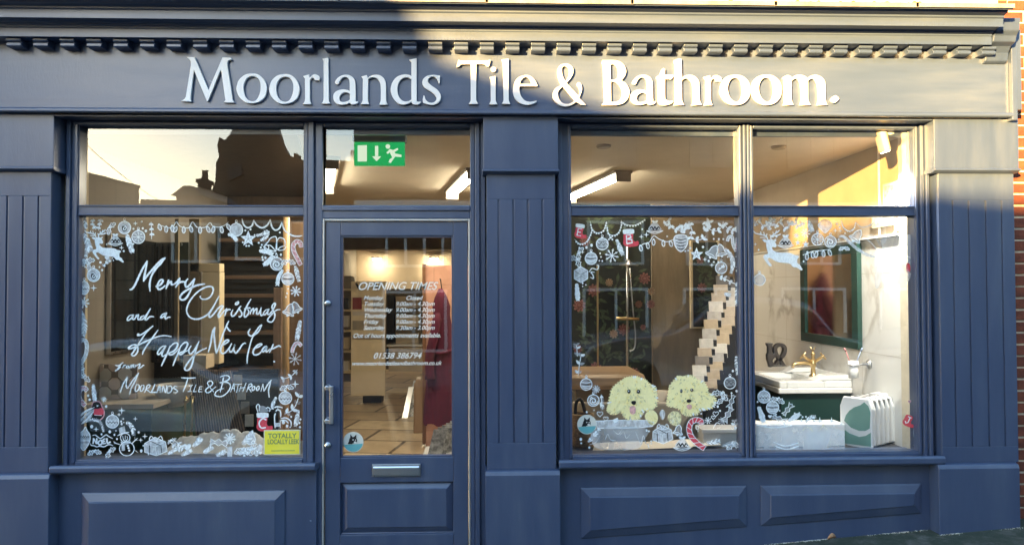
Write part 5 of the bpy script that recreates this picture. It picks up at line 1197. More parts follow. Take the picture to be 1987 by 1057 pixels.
def cane(win, pts, w=8, mi=PI_, label=None):
    d = D(); d.st(pts, w, mi, taper=1); sp = smooth_line([Vector(p) for p in pts], 6); n = len(sp); L = []; Rr = []
    for i, p in enumerate(sp):
        t = (sp[min(i+1, n-1)]-sp[max(i-1, 0)]).normalized(); nn = Vector((-t.y, t.x)); L.append(p+nn*w*.5); Rr.append(p-nn*w*.5)
    d.st([tuple(q) for q in L]+[tuple(q) for q in Rr[::-1]], 1.2, W_, True, 0)
    for i in range(2, n-3, max(2, n//9)): d.st([tuple(L[i]), tuple(Rr[min(n-1, i+3)])], max(1.2, w*.2), W_, sm=0)
    return d.done('painted_candy_cane', win, label)
def gift(win, x, y, w, h):
    d = D(); a = [(x-w*.5, y-h*.15), (x-w*.05, y-h*.5), (x+w*.42, y-h*.25), (x+w*.5, y+h*.25), (x+w*.02, y+h*.5), (x-w*.5, y+h*.30)]
    d.fill(a, T_, 0); d.st(a, 1.5, W_, True, 0); m_ = (x-w*.02, y+h*.02)
    for q in ((x-w*.5, y-h*.15), (x+w*.42, y-h*.25), (x+w*.02, y+h*.5)): d.st([m_, q], 1.3, W_, sm=0)
    d.st([(x-w*.28, y-h*.07), (x-w*.27, y+h*.38)], 2.6, BK, sm=0); d.st([(x+w*.22, y-h*.1), (x+w*.26, y+h*.36)], 2.6, BK, sm=0); d.st([(x-w*.25, y-h*.3), (x+w*.18, y-h*.05)], 2.2, BK, sm=0)
    for s in (-1, 1): d.st([(x, y-h*.28), (x+s*w*.2, y-h*.55), (x+s*w*.28, y-h*.34), (x, y-h*.28)], 1.6)
    return d.done('painted_gift', win)
def pudding(win, x, y, r):
    d = D(); d.fill([(x-r, y+r*.45), (x-r*.75, y-r*.3), (x-r*.2, y-r*.8), (x+r*.3, y-r*.75), (x+r*.75, y-r*.2), (x+r, y+r*.45)], T_, 3)
    d.st([(x-r*.85, y+r*.25), (x-r*.5, y-r*.1), (x-r*.25, y+r*.3), (x, y-r*.1), (x+r*.3, y+r*.3), (x+r*.55, y-.1*r), (x+r*.85, y+r*.25)], 2.4, BK); d.st([(x-r*.7, y+r*.42), (x+r*.7, y+r*.42)], 2.2, BK)
    d.fill([(x-r*1.35, y+r*.5), (x, y+r*.95), (x+r*1.35, y+r*.5), (x+r, y+r*.75), (x, y+r*1.05), (x-r, y+r*.78)], W_, 3); d.st([(x-r*1.3, y+r*.5), (x, y+r*.72), (x+r*1.3, y+r*.5)], 1.6)
    for s in (-1, 1): leaf_(d, x, y-r*.8, r*.6, r*.2, -math.pi/2+s*1.0, W_)
    return d.done('painted_pudding', win)
def bell(win, x, y, r, rot=0, mi=H_):
    d = D(); c, q = math.cos(rot), math.sin(rot); f = lambda u, v: (x+(u*c-v*q)*r, y+(u*q+v*c)*r)
    p = [f(-.12, -1), f(.12, -1), f(.5, -.5), f(.6, .2), f(.95, .7), f(0, .8), f(-.95, .7), f(-.6, .2), f(-.5, -.5)]; d.fill(p, mi, 3); d.st(p, 1.7, W_, True, 3); d.st([f(-.8, .62), f(0, .45), f(.8, .62)], 1.3); d.ell(*f(0, .95), r*.2, mi=W_, n=10)
    return d.done('painted_bell', win)
def cracker(win, x, y, l, a):
    d = D(); c, q = math.cos(a), math.sin(a); f = lambda u, v: (x+(u*c-v*q)*l, y+(u*q+v*c)*l)
    p = [f(-.5, -.18), f(-.2, -.06), f(0, -.2), f(.2, -.06), f(.55, -.26), f(.45, -.1), f(.56, 0), f(.45, .1), f(.55, .26), f(.2, .06), f(0, .2), f(-.2, .06), f(-.5, .18), f(-.42, .06), f(-.52, 0), f(-.42, -.06)]
    d.fill(p, H_, 0); d.st(p, 1.5, W_, True, 0); return d.done('painted_cracker', win)
GL5 = {'C': ['8,-8 0,-11 -7,-5 -8,3 -3,10 7,9'], 'E': ['6,-10 -5,-10 -6,10 6,10', '-5,0 4,0'], 'B': ['-6,10 -6,-10 3,-10 5,-5 -5,-1', '-5,-1 6,1 7,8 -6,10'], 'J': ['-5,-10 6,-10', '2,-10 2,6 -3,10 -7,5']}
def stocking(win, x, y, s, letter, rot=0, cuff=True):
    c, q = math.cos(rot), math.sin(rot); f = lambda u, v: (x+(u*c-v*q)*s, y+(u*q+v*c)*s); d = D()
    d.fill([f(-11, -14), f(9, -14), f(9, 0), f(13, 6), f(21, 5), f(22, 13), f(14, 17), f(-6, 17), f(-14, 10), f(-13, 0)], RD, 3)
    if cuff:
        d.fill([f(-12, -24), f(10, -24), f(13, -18), f(10, -13), f(-11, -13), f(-14, -18)], W_, 3)
    for t in GL5[letter]: d.st([f(*p) for p in P_(t)], 3.2*s, W_, sm=0 if letter != 'C' else 4, taper=.9)
    return d, f
def lights(win, pts, bulbs, bl=6, name='painted_string_lights'):
    d = D(); d.st(pts, 1.6)
    for x, y, a in bulbs:
        c, q = math.sin(a), math.cos(a); cx_, cy_ = x+c*bl*.8, y+q*bl*.8; p = []
        for k in range(14): t = 2*math.pi*k/14; u_, v_ = bl*.42*math.cos(t), bl*.78*math.sin(t); p.append((cx_+u_*q+v_*c, cy_-u_*c+v_*q))
        d.fill(p, H_, 0); d.st(p, 1.5, W_, True, 0); d.ell(x, y, 1.7, mi=W_, n=8)
    return d.done(name, win)
def beads(win, pts, r=1.7, gap=4.2, name='painted_bead_garland'):
    d = D(); sp = smooth_line([Vector(p) for p in pts], 8); d.st([tuple(p) for p in sp], 1.2, sm=0); acc = 0
    for a, b in zip(sp, sp[1:]):
        acc += (b-a).length
        if acc > gap: acc = 0; d.ell(b.x, b.y+1.2, r, r*1.25, W_, 8)
    return d.done(name, win)
def dots(win, lst):
    d = D()
    for x, y, r in lst: d.ell(x, y, r, r*prs.uniform(.9, 1.3), W_, 9)
    return tag(d.done('painted_snow_dots', win), kind='stuff')
def deer(win, f, fx, label):
    g = lambda t: [f(*fx(*p)) for p in P_(t)]; d = D()
    d.fill(g('470,480 520,480 560,530 582,580 560,610 520,605 505,620 530,660 580,690 680,700 800,705 880,740 920,745 950,775 925,795 915,830 920,880 960,905 985,950 1005,980 985,998 940,970 900,945 850,940 810,895 760,875 640,865 560,840 480,790 440,795 445,830 480,880 505,915 475,930 430,880 380,810 365,770 385,735 440,715 425,650 412,580 412,520 440,485'), W_, 3)
    d.fill(g('350,480 400,475 425,505 395,530 360,500'), W_, 2); d.fill(g('572,465 545,478 528,505 560,508'), W_, 2)
    for t in ('440,490 410,425 330,395 240,375 205,335', '330,395 320,345', '385,405 370,350', '415,425 425,380', '405,445 310,445', '490,490 490,430 530,400 600,350 630,320', '530,400 520,350', '560,380 580,325', '500,440 470,400', '525,420 590,410 650,390'): d.st(g(t), 2.4, taper=.7)
    return d.done('painted_reindeer', win, label)
L, Rw = left_win, right_win
# ---------------- handwriting in the left window
def write(name, f, strokes, w):
    d = D()
    for t in strokes: d.st(P_(t, f), w, W_, sm=5, taper=.6)
    return d.done(name, L)
H1, H2, H3, H4, H5, H6 = cv(235, 490, 7.047), cv(350, 540, 9.462), cv(235, 620, 10.571), cv(390, 620, 10.571), cv(220, 690, 11.744), cv(340, 710, 9.935)
write('lettering', H1, ['115,508 150,495 190,440 250,310 300,210 358,110', '358,112 340,210 322,300 306,395', '306,392 345,330 420,240 500,150 560,95 606,70', '604,74 540,150 460,240 412,330 390,430 396,530', '470,462 510,455 550,425 572,385 552,368 520,395 498,445 502,490 530,500 575,475 605,445', '652,368 636,425 612,498', '622,455 650,420 685,395 690,435 730,430', '805,342 790,400 742,478', '730,430 770,395 802,345', '765,430 820,400 872,398', '915,355 880,405 882,460 910,465 960,415 1008,352', '1008,352 968,475 915,585 865,640 818,640 806,605 845,550 920,500 1020,452 1085,436 1148,428'], 3.9)
write('lettering', H1, ['165,848 115,862 84,905 95,926 140,895 170,848 155,900 175,912 205,870', '210,845 188,915', '195,890 238,848 228,900 242,915 265,900', '320,858 275,878 262,912 295,908 335,865 402,760', '402,762 345,870 328,912 350,915 385,880 420,872 452,878', '615,825 565,845 543,880 555,890 595,858 622,818 600,880 610,905 640,884 678,880'], 2.9)
write('lettering', H2, ['375,322 360,340 400,378 470,380 540,345 585,280 603,210 585,160 530,147 450,167 350,222 250,312 170,422 125,522 115,600 140,670 190,720 260,745 340,740 420,710 490,668 540,610 620,490 690,360 712,318', '708,330 650,440 580,570 528,660 540,712 585,680 640,618 700,540 760,500 782,515 745,575 695,665 705,715 745,670 800,600 855,548', '855,548 835,610 812,692', '840,600 885,570 925,575', '965,570 935,640 948,690 990,678 1040,610 1085,535 1118,505', '1090,535 1085,565 1120,620 1130,665 1095,705 1068,690', '1298,375 1235,480 1190,580 1172,660 1185,708 1225,680 1258,615 1235,565', '1170,560 1230,545 1290,540', '1300,560 1280,660', '1285,625 1335,550 1345,585 1335,655', '1340,630 1395,550 1405,590 1400,650 1440,640 1488,530', '1485,540 1470,620 1485,680 1540,640', '1625,560 1560,585 1522,650 1545,668 1590,625 1625,560 1600,640 1630,658 1690,590 1745,470 1720,458 1682,515 1702,585 1735,660 1722,740 1680,797 1622,790 1600,760 1640,700 1722,612 1780,575 1838,572', '1005,455 1060,430 1065,455 1025,480 1002,462'], 3.0)
write('lettering', H3, ['380,300 350,292 335,315 370,320 440,290 550,210 658,122', '655,128 520,260 420,400 330,535 250,660 215,710 240,737 292,720 342,640 340,560 300,515 230,520 155,572 160,595 230,582 330,535 450,470 640,388 760,345 900,325 1032,345', '760,208 650,360 540,510 460,640 435,718', '905,535 850,545 790,600 748,670 765,712 820,670 880,590 918,525 860,640 835,720 860,748 925,705', '1010,530 950,680 880,830 825,948', '985,590 1060,500 1125,475 1162,497 1140,570 1080,640 990,680 985,710 1040,715 1110,670 1180,590', '1225,530 1170,680 1110,820 1060,948', '1190,590 1270,490 1335,462 1366,490 1340,570 1280,650 1205,675 1200,708 1240,708 1310,655 1385,620', '1440,530 1390,610 1398,682 1440,690 1510,610 1600,440', '1602,438 1550,570 1500,740 1450,930 1390,1022 1320,1032 1308,985 1370,880 1500,725 1620,640 1762,573'], 3.1)
write('lettering', H4, ['148,672 200,480 235,260 288,150', '288,155 268,300 290,520 312,695', '315,692 380,520 450,300 530,110 572,22', '530,140 560,195 607,242', '430,535 500,492 565,440 548,412 490,440 430,530 400,620 430,692 500,670 565,595 632,480', '630,490 580,600 610,662 660,610 695,510 672,610 712,682 780,610 840,520 890,480 925,492', '1012,183 970,260 985,312 1040,332 1100,275 1190,150 1245,98', '1252,105 1180,240 1090,315 1040,400 990,580 952,750 945,897', '1100,592 1170,562 1242,512 1230,490 1160,520 1090,600 1068,680 1110,722 1200,692 1262,615', '1350,535 1295,565 1250,640 1295,645 1355,550 1330,640 1360,652 1410,600', '1485,495 1450,580 1400,678', '1430,602 1480,590 1540,560 1600,535 1642,562'], 3.1)
write('lettering', H5, ['228,148 180,180 110,275 48,348 60,325 120,295 175,245', '40,210 100,225 165,205', '242,205 200,282', '215,252 255,215 285,208', '345,220 300,240 310,278 352,262 345,220', '402,200 372,285', '385,250 425,205 412,278', '412,250 462,195 450,272', '515,195 482,280', '495,245 608,180 570,287 640,252 680,215 708,222'], 2.3)
write('lettering', H5, ['150,848 220,650 322,472', '320,480 292,620 300,720 340,732', '335,730 440,560 582,382', '580,390 470,620 400,750 370,882', '548,645 505,700 498,790 530,805 580,750 590,680 560,645', '655,660 620,710 612,785 640,805 685,755 698,685 668,658', '770,672 740,760 708,838', '750,690 805,655 838,680 800,725 745,752 800,800 865,842', '948,635 910,740 858,840', '858,835 920,828 1005,825', '988,842 1052,672 1068,838', '1015,780 1062,775', '1108,825 1135,685 1190,838 1216,662', '1240,690 1225,842', '1235,698 1312,690 1335,760 1290,832 1222,842', '1455,705 1402,690 1375,732 1430,770 1462,810 1420,838 1368,832'], 2.3)
write('lettering', H6, ['115,222 260,230 398,222', '242,240 205,360 150,497', '260,378 342,365', '312,370 280,487', '235,490 312,484', '402,352 350,487', '338,492 412,488', '470,395 448,492', '468,397 526,392', '462,442 512,436', '445,492 522,491', '745,498 680,420 625,340 640,295 690,285 722,320 700,370 620,420 583,470 610,507 660,500 730,440 788,392', '932,212 905,350 865,502', '862,212 920,187 1000,180 1048,215 1020,265 960,292 862,322 900,310 1000,312 1062,360 1050,440 980,530 890,582 800,577 763,545 800,480 880,440 938,430', '1065,502 1132,328', '1132,328 1142,480', '1092,432 1142,422', '1148,352 1284,345', '1217,355 1180,512', '1272,380 1230,492', '1368,318 1300,492', '1250,422 1352,405', '1422,350 1375,497', '1410,362 1462,338 1478,375 1410,415 1440,450 1468,502', '1515,380 1482,420 1490,468 1528,440 1532,395 1512,380', '1600,380 1568,420 1575,468 1612,440 1618,395 1598,380', '1650,492 1692,338', '1692,342 1708,488', '1708,486 1780,360 1855,262', '1850,268 1820,380 1800,470 1812,602'], 2.5)
# ---------------- left window: top and sides
Z1 = cv(145, 415, 10.569); Z3 = cv(430, 415, 8.806); Z4 = cv(145, 740, 7.044); Z6 = cv(440, 730, 6.606)
deer(L, Z1, lambda u, v: (u, v), 'white leaping reindeer in the top left corner of the greeting window')
for a in ((154, 424, 157, 448, 5), (164, 420, 167, 444, 5), (163, 452, 176, 488, 9), (156, 458, 154, 485, 6), (172, 462, 166, 500, 6)): pine(L, *a, mi=H_)
for q in (((181, 424), (180, 436), (186, 446)), ((196, 424), (193, 436), (191, 448)), ((293, 430), (294, 446), (294, 464))): sprig(L, q, 6, 2, 1.5, W_, False)
holly(L, 212, 441, 9, -.6); pine(L, 246, 455, 257, 490, 8); holly(L, 166, 505, 11, 0); holly(L, 172, 512, 9, 1.5)
bauble(L, *CA(483, 165), 12.4, 'mark'); bauble(L, *CA(590, 238), 12.8, 'grid'); bauble(L, *CA(245, 532), 12.6, 'mark'); bauble(L, *CA(173, 630), 9.6, 'zig', 13); pudding(L, *CA(412, 262), 11)
spark(L, [(*CA(567, 133), 5), (*CA(245, 630), 7), (*CA(460, 320), 5), (236, 796, 7.5), (231, 804, 4.5), (186.5, 832, 5.5), (239, 812, 3), (281, 846, 6), (273, 853, 5), (262.5, 812, 5)])
heart(L, 207.5, 500.5, 4.6); sprig(L, [(199, 517), (206, 510), (213, 505)], 5, 2.2, 2, T_, False)
flake(L, *CA(168, 742), 11.5, 8, 3); pine(L, 157, 603, 161, 652, 8.5, bend=-4)
cane(L, P_('130,100 152,76 180,84 190,125 182,185 160,232 142,258', CB), 6.5, T_); cane(L, P_('192,460 172,440 145,446 128,485 140,530 176,574', CB), 8, PI_)
holly(L, *CB(160, 300), 9, 1.9); holly(L, *CB(165, 350), 10, .7); pine(L, *CB(238, 410), *CB(250, 535), 6.5, T_); flake(L, *CB(320, 525), 5.5, 8, 1.3)
lights(L, P_('735,170 760,150 800,160 850,165 883,122 905,150 940,165 980,165 1008,122 1040,160 1080,165 1110,160 1143,128 1165,155 1210,162 1250,150 1285,122', CA), [(*CA(748, 140), .3), (*CA(805, 155), 0), (*CA(850, 150), .1), (*CA(885, 158), -.4), (*CA(940, 160), 0), (*CA(990, 155), .3), (*CA(1066, 162), 0), (*CA(1120, 158), .4), (*CA(1172, 158), -.2), (*CA(1228, 160), .2), (*CA(1275, 140), .5)], 7.5)
bauble(L, *CA(1345, 182), 12.8, 'plain'); pine(L, *CA(1280, 215), *CA(1350, 270), 5.5, W_, bend=-3)
for t in ('348,80 375,180 440,235 515,205 552,102', '552,112 600,190 690,237 780,190 835,92', '835,112 860,220 920,277 990,240 1030,140', '1030,152 1080,280 1200,365 1300,382 1378,372'):
    D().st(P_(t, Z3), 3.2, W_).done('painted_swag', L)
star(L, *Z3(455, 425), 15.5, 6.4, 5, W_)
pine(L, *Z3(590, 365), *Z3(790, 280), 5.5, T_, bend=3); pine(L, *Z3(660, 450), *Z3(800, 290), 5.5, T_, bend=4)
d = D(); d.st(P_('735,545 790,480 840,412 920,388 942,440 936,520 930,600 918,640 830,618 750,580', Z3), 2.2, W_, True); d.st(P_('760,535 840,542 925,635', Z3), 2); d.st(P_('955,450 990,405 1060,425 1085,480 1080,560', Z3), 2); d.st(P_('950,440 950,605 1060,612 1100,560', Z3), 2); d.st(P_('965,610 1000,570 1070,545', Z3), 2); d.ring(*Z3(770, 575), 4, 5, 1.5); d.done('painted_bell', L)
pine(L, *Z3(640, 630), *Z3(880, 690), 7, W_, bend=-2); pine(L, *Z3(870, 700), *Z3(710, 870), 7, W_, bend=-3)
bauble(L, *CA(1657, 445), 12.6, 'swirl'); holly(L, *CA(1745, 420), 9.5, .4); cane(L, P_('1845,315 1840,285 1812,272 1785,300 1790,350 1820,410 1842,452', CA), 7.5, PI_)
bauble(L, *CA(1743, 560), 12.2, 'stripe'); pine(L, *CA(1705, 490), *CA(1662, 610), 6.5, W_, bend=3); pine(L, *CA(1800, 460), *CA(1830, 580), 6.5, T_); flake(L, *CA(1803, 655), 10.5, 8, 2.6)
bell(L, *CA(1755, 800), 12, .35); bell(L, *CA(1805, 780), 11, -.4); pine(L, *CA(1838, 880), *CA(1812, 1030), 7, T_)
cane(L, P_('1818,120 1800,100 1775,105 1755,140 1750,170', CB), 6, PI_); flake(L, *CB(1772, 220), 13, 8, 1.6, T_); sprig(L, [CB(1790, 300), CB(1740, 350), CB(1670, 375)], 7, 2.2, 2, T_, False); holly(L, *CB(1705, 425), 9, .3); spark(L, [(*CB(1772, 410), 8)])
bauble(L, *CB(1697, 515), 12.6, 'zig'); pine(L, *CB(1630, 510), *CB(1597, 600), 5, T_, bend=2)
sprig(L, [Z6(740, 480), Z6(840, 430), Z6(900, 330), Z6(930, 215)], 11, 3, 2, H_, False); pine(L, *Z6(920, 430), *Z6(880, 640), 6, T_)
# tap drawn between the stocking and the sprig
d = D(); 
for t in ('605,400 655,385 720,402', '655,385 655,430', '630,450 640,430 675,430 690,460 690,520', '625,470 612,520 620,660', '690,540 760,530 820,575 825,640', '690,565 750,560 790,600', '685,560 685,660', '615,600 690,595'): d.st(P_(t, Z6), 2.6)
d.fill(P_('620,600 685,595 685,640 622,645', Z6), T_, 0); d.done('painted_tap', L)
d, f = stocking(L, 510, 821, .86, 'C')
d.fill(P_('400,390 430,375 480,380 520,410 530,450 400,450', Z6), H_, 3); d.st(P_('400,460 380,390 400,355 420,380 415,440', Z6), 2); d.st(P_('500,410 530,395 555,420 545,450', Z6), 2); d.done('painted_stocking', L, 'red stocking lettered C with a teddy in its white cuff')
# robin
d = D(); d.fill(P_('235,330 250,285 295,268 345,285 372,340 400,400 395,470 350,520 290,525 240,490 250,420', Z4), BK, 3); d.fill(P_('262,375 310,372 370,360 398,400 385,450 320,462 262,450', Z4), RD, 3)
d.st(P_('232,340 250,285 298,268 348,285 375,345 402,400 395,470 350,520 290,528 230,510', Z4), 2.0, PI_); d.fill(P_('300,320 330,325 302,345', Z4), W_, 0)
for k, t in enumerate(('250,360 130,420 15,530', '265,380 140,470 45,565', '260,410 170,500 90,580', '240,450 180,520 110,575')): d.st(P_(t, Z4), 4.6 if k < 3 else 3, T_, taper=.4)
d.st(P_('270,350 150,400 20,520', Z4), 1.5); d.st(P_('262,400 180,500 95,578', Z4), 1.5); d.st(P_('270,455 370,462', Z4), 1.6); d.done('painted_robin', L)
bauble(L, *Z4(515, 545), 12.8, 'zig'); pine(L, *Z4(150, 545), *Z4(400, 690), 5, H_, bend=-14)
d = D(); p = P_('148,615 165,660 205,720 210,790 180,870 120,940 75,880 52,800 60,720 120,660', Z4); d.fill(p, T_, 3); d.st(p, 1.6, W_, True, 3)
for v in (735, 765, 800, 830, 860): d.st(P_('%d,%d %d,%d' % (70, v, 198, v), Z4), 1.4, BK if v in (765, 830) else W_, sm=0)
d.st(P_('75,760 90,735 105,760 120,735 135,760 150,735 165,760 180,735 195,760', Z4), 1.5, BK, sm=0); d.done('painted_bauble', L)
d = D()
for t in ('250,850 258,770', '258,775 300,850', '300,850 302,770', '345,800 320,830 335,860 368,850 372,810 345,798', '390,785 382,850', '390,788 420,778', '386,818 412,810', '383,850 425,838', '440,770 445,838 492,820'): d.st(P_(t, Z4), 3.3, taper=.9)
d.st(P_('242,735 280,728 310,750 350,775 390,750 430,725 460,745 520,778', Z4), 2); d.st(P_('215,840 225,868 270,875 300,890 340,880 400,888 450,862 490,860 525,875', Z4), 2); d.done('lettering', L)
holly(L, *Z4(265, 945), 9, .3); holly(L, *Z4(465, 955), 9, -.5)
# snowman
d = D(); d.fill(P_('600,635 680,605 698,690 615,708', Z4), T_, 0); d.st(P_('582,738 660,705 745,690', Z4), 2.6); d.ring(*Z4(690, 765), 9.2, 8.6, 1.7); d.ell(*Z4(690, 765), 8, 7.4, BK)
for t in ('655,740 665,790', '690,735 690,790', '715,745 725,780', '660,790 690,808 725,785'): d.st(P_(t, Z4), 1.8)
d.fill(P_('625,820 760,800 765,840 690,862 685,940 640,945 640,860', Z4), T_, 0); d.ring(*Z4(712, 915), 14.2, 13.6, 1.8)
for q in ((725, 875), (735, 905), (745, 940)): d.ell(*Z4(*q), 2.2, mi=W_, n=10)
d.st(P_('615,855 560,840 530,815', Z4), 1.9); d.st(P_('560,840 535,845', Z4), 1.3); d.st(P_('780,845 820,805 860,770', Z4), 1.9); d.st(P_('825,800 820,755', Z4), 1.3); d.st(P_('830,800 862,800', Z4), 1.3); d.st(P_('815,930 862,965', Z4), 1.4); d.done('painted_snowman', L)
pine(L, *Z4(705, 550), *Z4(805, 735), 6.5, H_, bend=-5); gift(L, 302.5, 865.5, 44, 36)
sprig(L, [(326, 853), (336, 862), (350, 870)], 9, 2.2, 2, T_, False); sprig(L, [(334, 849), (346, 860), (356, 870)], 8, 2, 2, T_, False); heart(L, 363, 866.5, 8, W_)
for a in ((326, 880, 345, 868, 6), (352, 883, 372, 872, 6), (374, 866, 392, 850, 7), (395, 878, 412, 866, 7), (420, 884, 438, 874, 7), (470, 862, 492, 838, 9), (462, 880, 490, 868, 8), (496, 884, 506, 862, 7)): pine(L, *a, mi=T_)
cracker(L, 424, 858, 34, .1); flake(L, 446, 850, 11.5, 10, 2.6); d = D(); d.fill([(441, 868), (450, 866), (450, 886), (441, 887)], T_, 0); d.st([(441, 868), (450, 866), (450, 886)], 1.3, sm=0); d.done('painted_candle', L)
holly(L, 470, 870, 11, .3); holly(L, 494, 870, 10, 2.2); bauble(L, 486, 852, 10, 'plain'); star(L, 386, 852, 6, 2.6, 5, W_)
dl_ = [(277, 443, 2), (259, 444, 2), (283, 448, 2.4), (275, 430, 1.8), (207, 474, 1.4), (254, 469, 1.6), (259, 473, 1.5), (257, 476, 1.3), (240, 487, 1.9), (195, 509, 2.6), (193, 518, 1.6), (198, 524, 2.2), (188, 536, 1.8), (218, 501, 1.2), (220, 505, 1.2), (154, 524, 1.6), (155, 537, 2.2), (165, 518, 1.6), (471, 470, 1.6), (478, 477, 2), (483, 477, 2), (502, 471, 2), (508, 475, 1.8), (506, 480, 1.8), (512, 479, 1.6), (494, 456, 1.6), (476, 447, 1.8), (486, 445, 2), (543, 451, 2), (527, 495, 1.9), (532, 498, 2), (509, 499, 1.9), (515, 500, 2.3), (510, 504, 2), (536, 492, 1.7), (545, 494, 2), (557, 569, 1.6), (555, 576, 1.4), (559, 560, 1.6), (171, 767, 2.4), (174, 775, 2.4), (155, 791, 2.1), (153, 797, 2), (206, 788, 2.3), (178, 827, 3), (197, 842, 1.8), (213, 837, 2.8), (222, 843, 1.8), (235, 817, 2), (236, 822, 2), (240, 819, 1.4), (225, 835, 1.4), (227, 851, 1.9), (274, 874, 2.6), (288, 881, 1.4), (278, 864, 1.3), (269, 838, 2.2), (550, 819, 3.2), (557, 826, 2.6), (565, 808, 1.7), (583, 813, 2.2), (581, 820, 2), (582, 828, 2.4), (563, 828, 1.5), (480, 880, 3), (505, 878, 2.6), (462, 878, 3), (474, 884, 2.6), (532, 701, 2)]
dots(L, dl_)
# ---------------- right window, first light
d, f = stocking(Rw, *CC(140, 205), .66, 'E', .15); d.done('painted_stocking', Rw, 'red stocking lettered E in the top left corner of the right window')
d, f = stocking(Rw, *CC(532, 262), .82, 'B', -.05); d.done('painted_stocking', Rw, 'red stocking lettered B hanging under the bead garland')
for t in ('225,120 240,180 280,210 330,190 355,120', '355,150 370,215 410,230 450,205 470,150 470,110', '470,120 510,145 570,150 620,130 655,105', '100,260 140,295 190,285 225,230 240,180'): beads(Rw, P_(t, CC))
bauble(Rw, *CC(320, 298), 11.8, 'band'); bauble(Rw, *CC(232, 412), 11.8, 'stripe'); flake(Rw, *CC(395, 390), 13.5, 8, 2.2); pine(Rw, *CC(432, 262), *CC(482, 385), 6.5, T_)
pudding(Rw, *CC(735, 168), 12); lights(Rw, P_('610,335 640,300 690,285 725,235 770,260 830,280 885,262', CC), [(*CC(620, 310), .2), (*CC(675, 290), .2), (*CC(725, 262), 0), (*CC(800, 272), .1), (*CC(855, 275), .3)], 7)
for t in ('810,155 842,110 865,165 920,190 970,180 1005,120', '1005,120 1030,200 1020,250 1090,265 1140,235', '1145,115 1150,165 1200,195 1250,180 1275,120', '1275,130 1310,175 1350,195 1385,185', '1120,200 1150,160 1165,120', '930,140 960,190 990,150'): sprig(Rw, P_(t, CC), 9, 2.7, 2.2, W_, True)
d = D(); x, y = CC(940, 290); p = [(x-13.5, y-8), (x-8, y-15), (x+8, y-15), (x+13.5, y-8), (x+11, y+6), (x, y+17), (x-11, y+6)]; d.fill(p, T_, 4); d.st(p, 1.6, W_, True, 4)
for k in range(4): d.st([(x-11+k, y-8+6*k), (x, y-6+6*k), (x+11-k, y-8+6*k)], 1.7, BK)
d.done('painted_bauble', Rw)
star(Rw, *CC(1064, 380), 13, 5.2, 5, W_); bell(Rw, *CC(1195, 360), 13, .5); bell(Rw, *CC(1255, 350), 12, -.2)
pine(Rw, *CC(1290, 335), *CC(1335, 530), 6.5, T_, bend=-9); bauble(Rw, *CC(1258, 487), 11.4, 'leafy'); cane(Rw, P_('1308,275 1318,245 1345,245 1358,280 1330,290 1365,350', CC)[:3]+P_('1352,300 1375,355', CC), 5, T_)
cane(Rw, P_('1385,250 1382,300 1372,355', CC), 5, PI_)
d = D(); x, y = CC(152, 540); p = [(x+15*math.cos(a), y+15.5*math.sin(a)) for a in [math.pi/6+k*math.pi/3 for k in range(6)]]; d.fill(p, T_, 0); d.st(p, 1.7, W_, True, 0)
for k in range(6): d.st([(x, y), p[k]], 1.2, BK if k % 2 else W_, sm=0)
d.done('painted_gift', Rw)
d = D(); d.st(P_('215,520 240,490 280,500 292,470 275,465', CC), 1.9); d.st(P_('225,560 250,570 245,540 230,520 260,520', CC), 1.9); d.done('painted_scroll', Rw)
pine(Rw, *CC(118, 610), *CC(128, 745), 6.5, W_); holly(Rw, *CC(120, 420), 10, 1.2); holly(Rw, *CC(130, 370), 9, -.8)
sprig(Rw, [CC(1245, 560), CC(1280, 570), CC(1340, 600), CC(1395, 620)], 7, 2.3, 2, T_, False); pine(Rw, *CC(1280, 690), *CC(1330, 700), 6, T_); pine(Rw, *CC(1380, 640), *CC(1385, 790), 6, H_)
spark(Rw, [(*CC(628, 240), 5), (*CC(668, 225), 6), (*CC(1185, 465), 5), (*CC(1382, 398), 5), (*CC(165, 362), 4), (*CC(1130, 420), 5)])
dots(Rw, [(*CC(*q), r) for q, r in (((385, 248), 2.6), ((372, 262), 1.7), ((400, 262), 1.7), ((140, 328), 2), ((195, 325), 2.4), ((235, 308), 2.6), ((303, 372), 1.7), ((310, 400), 1.9), ((297, 430), 1.6), ((320, 432), 1.5), ((165, 608), 1.6), ((190, 620), 1.5), ((165, 632), 1.3), ((635, 182), 1.6), ((832, 238), 1.7), ((975, 355), 1.8), ((998, 350), 1.7), ((1015, 330), 2), ((1115, 322), 2.4), ((1160, 432), 2.2), ((1200, 440), 2), ((1235, 440), 1.6), ((1275, 260), 1.7), ((1310, 400), 1.6), ((1200, 258), 1.7), ((1240, 260), 2), ((1385, 480), 2), ((1380, 510), 1.6))])
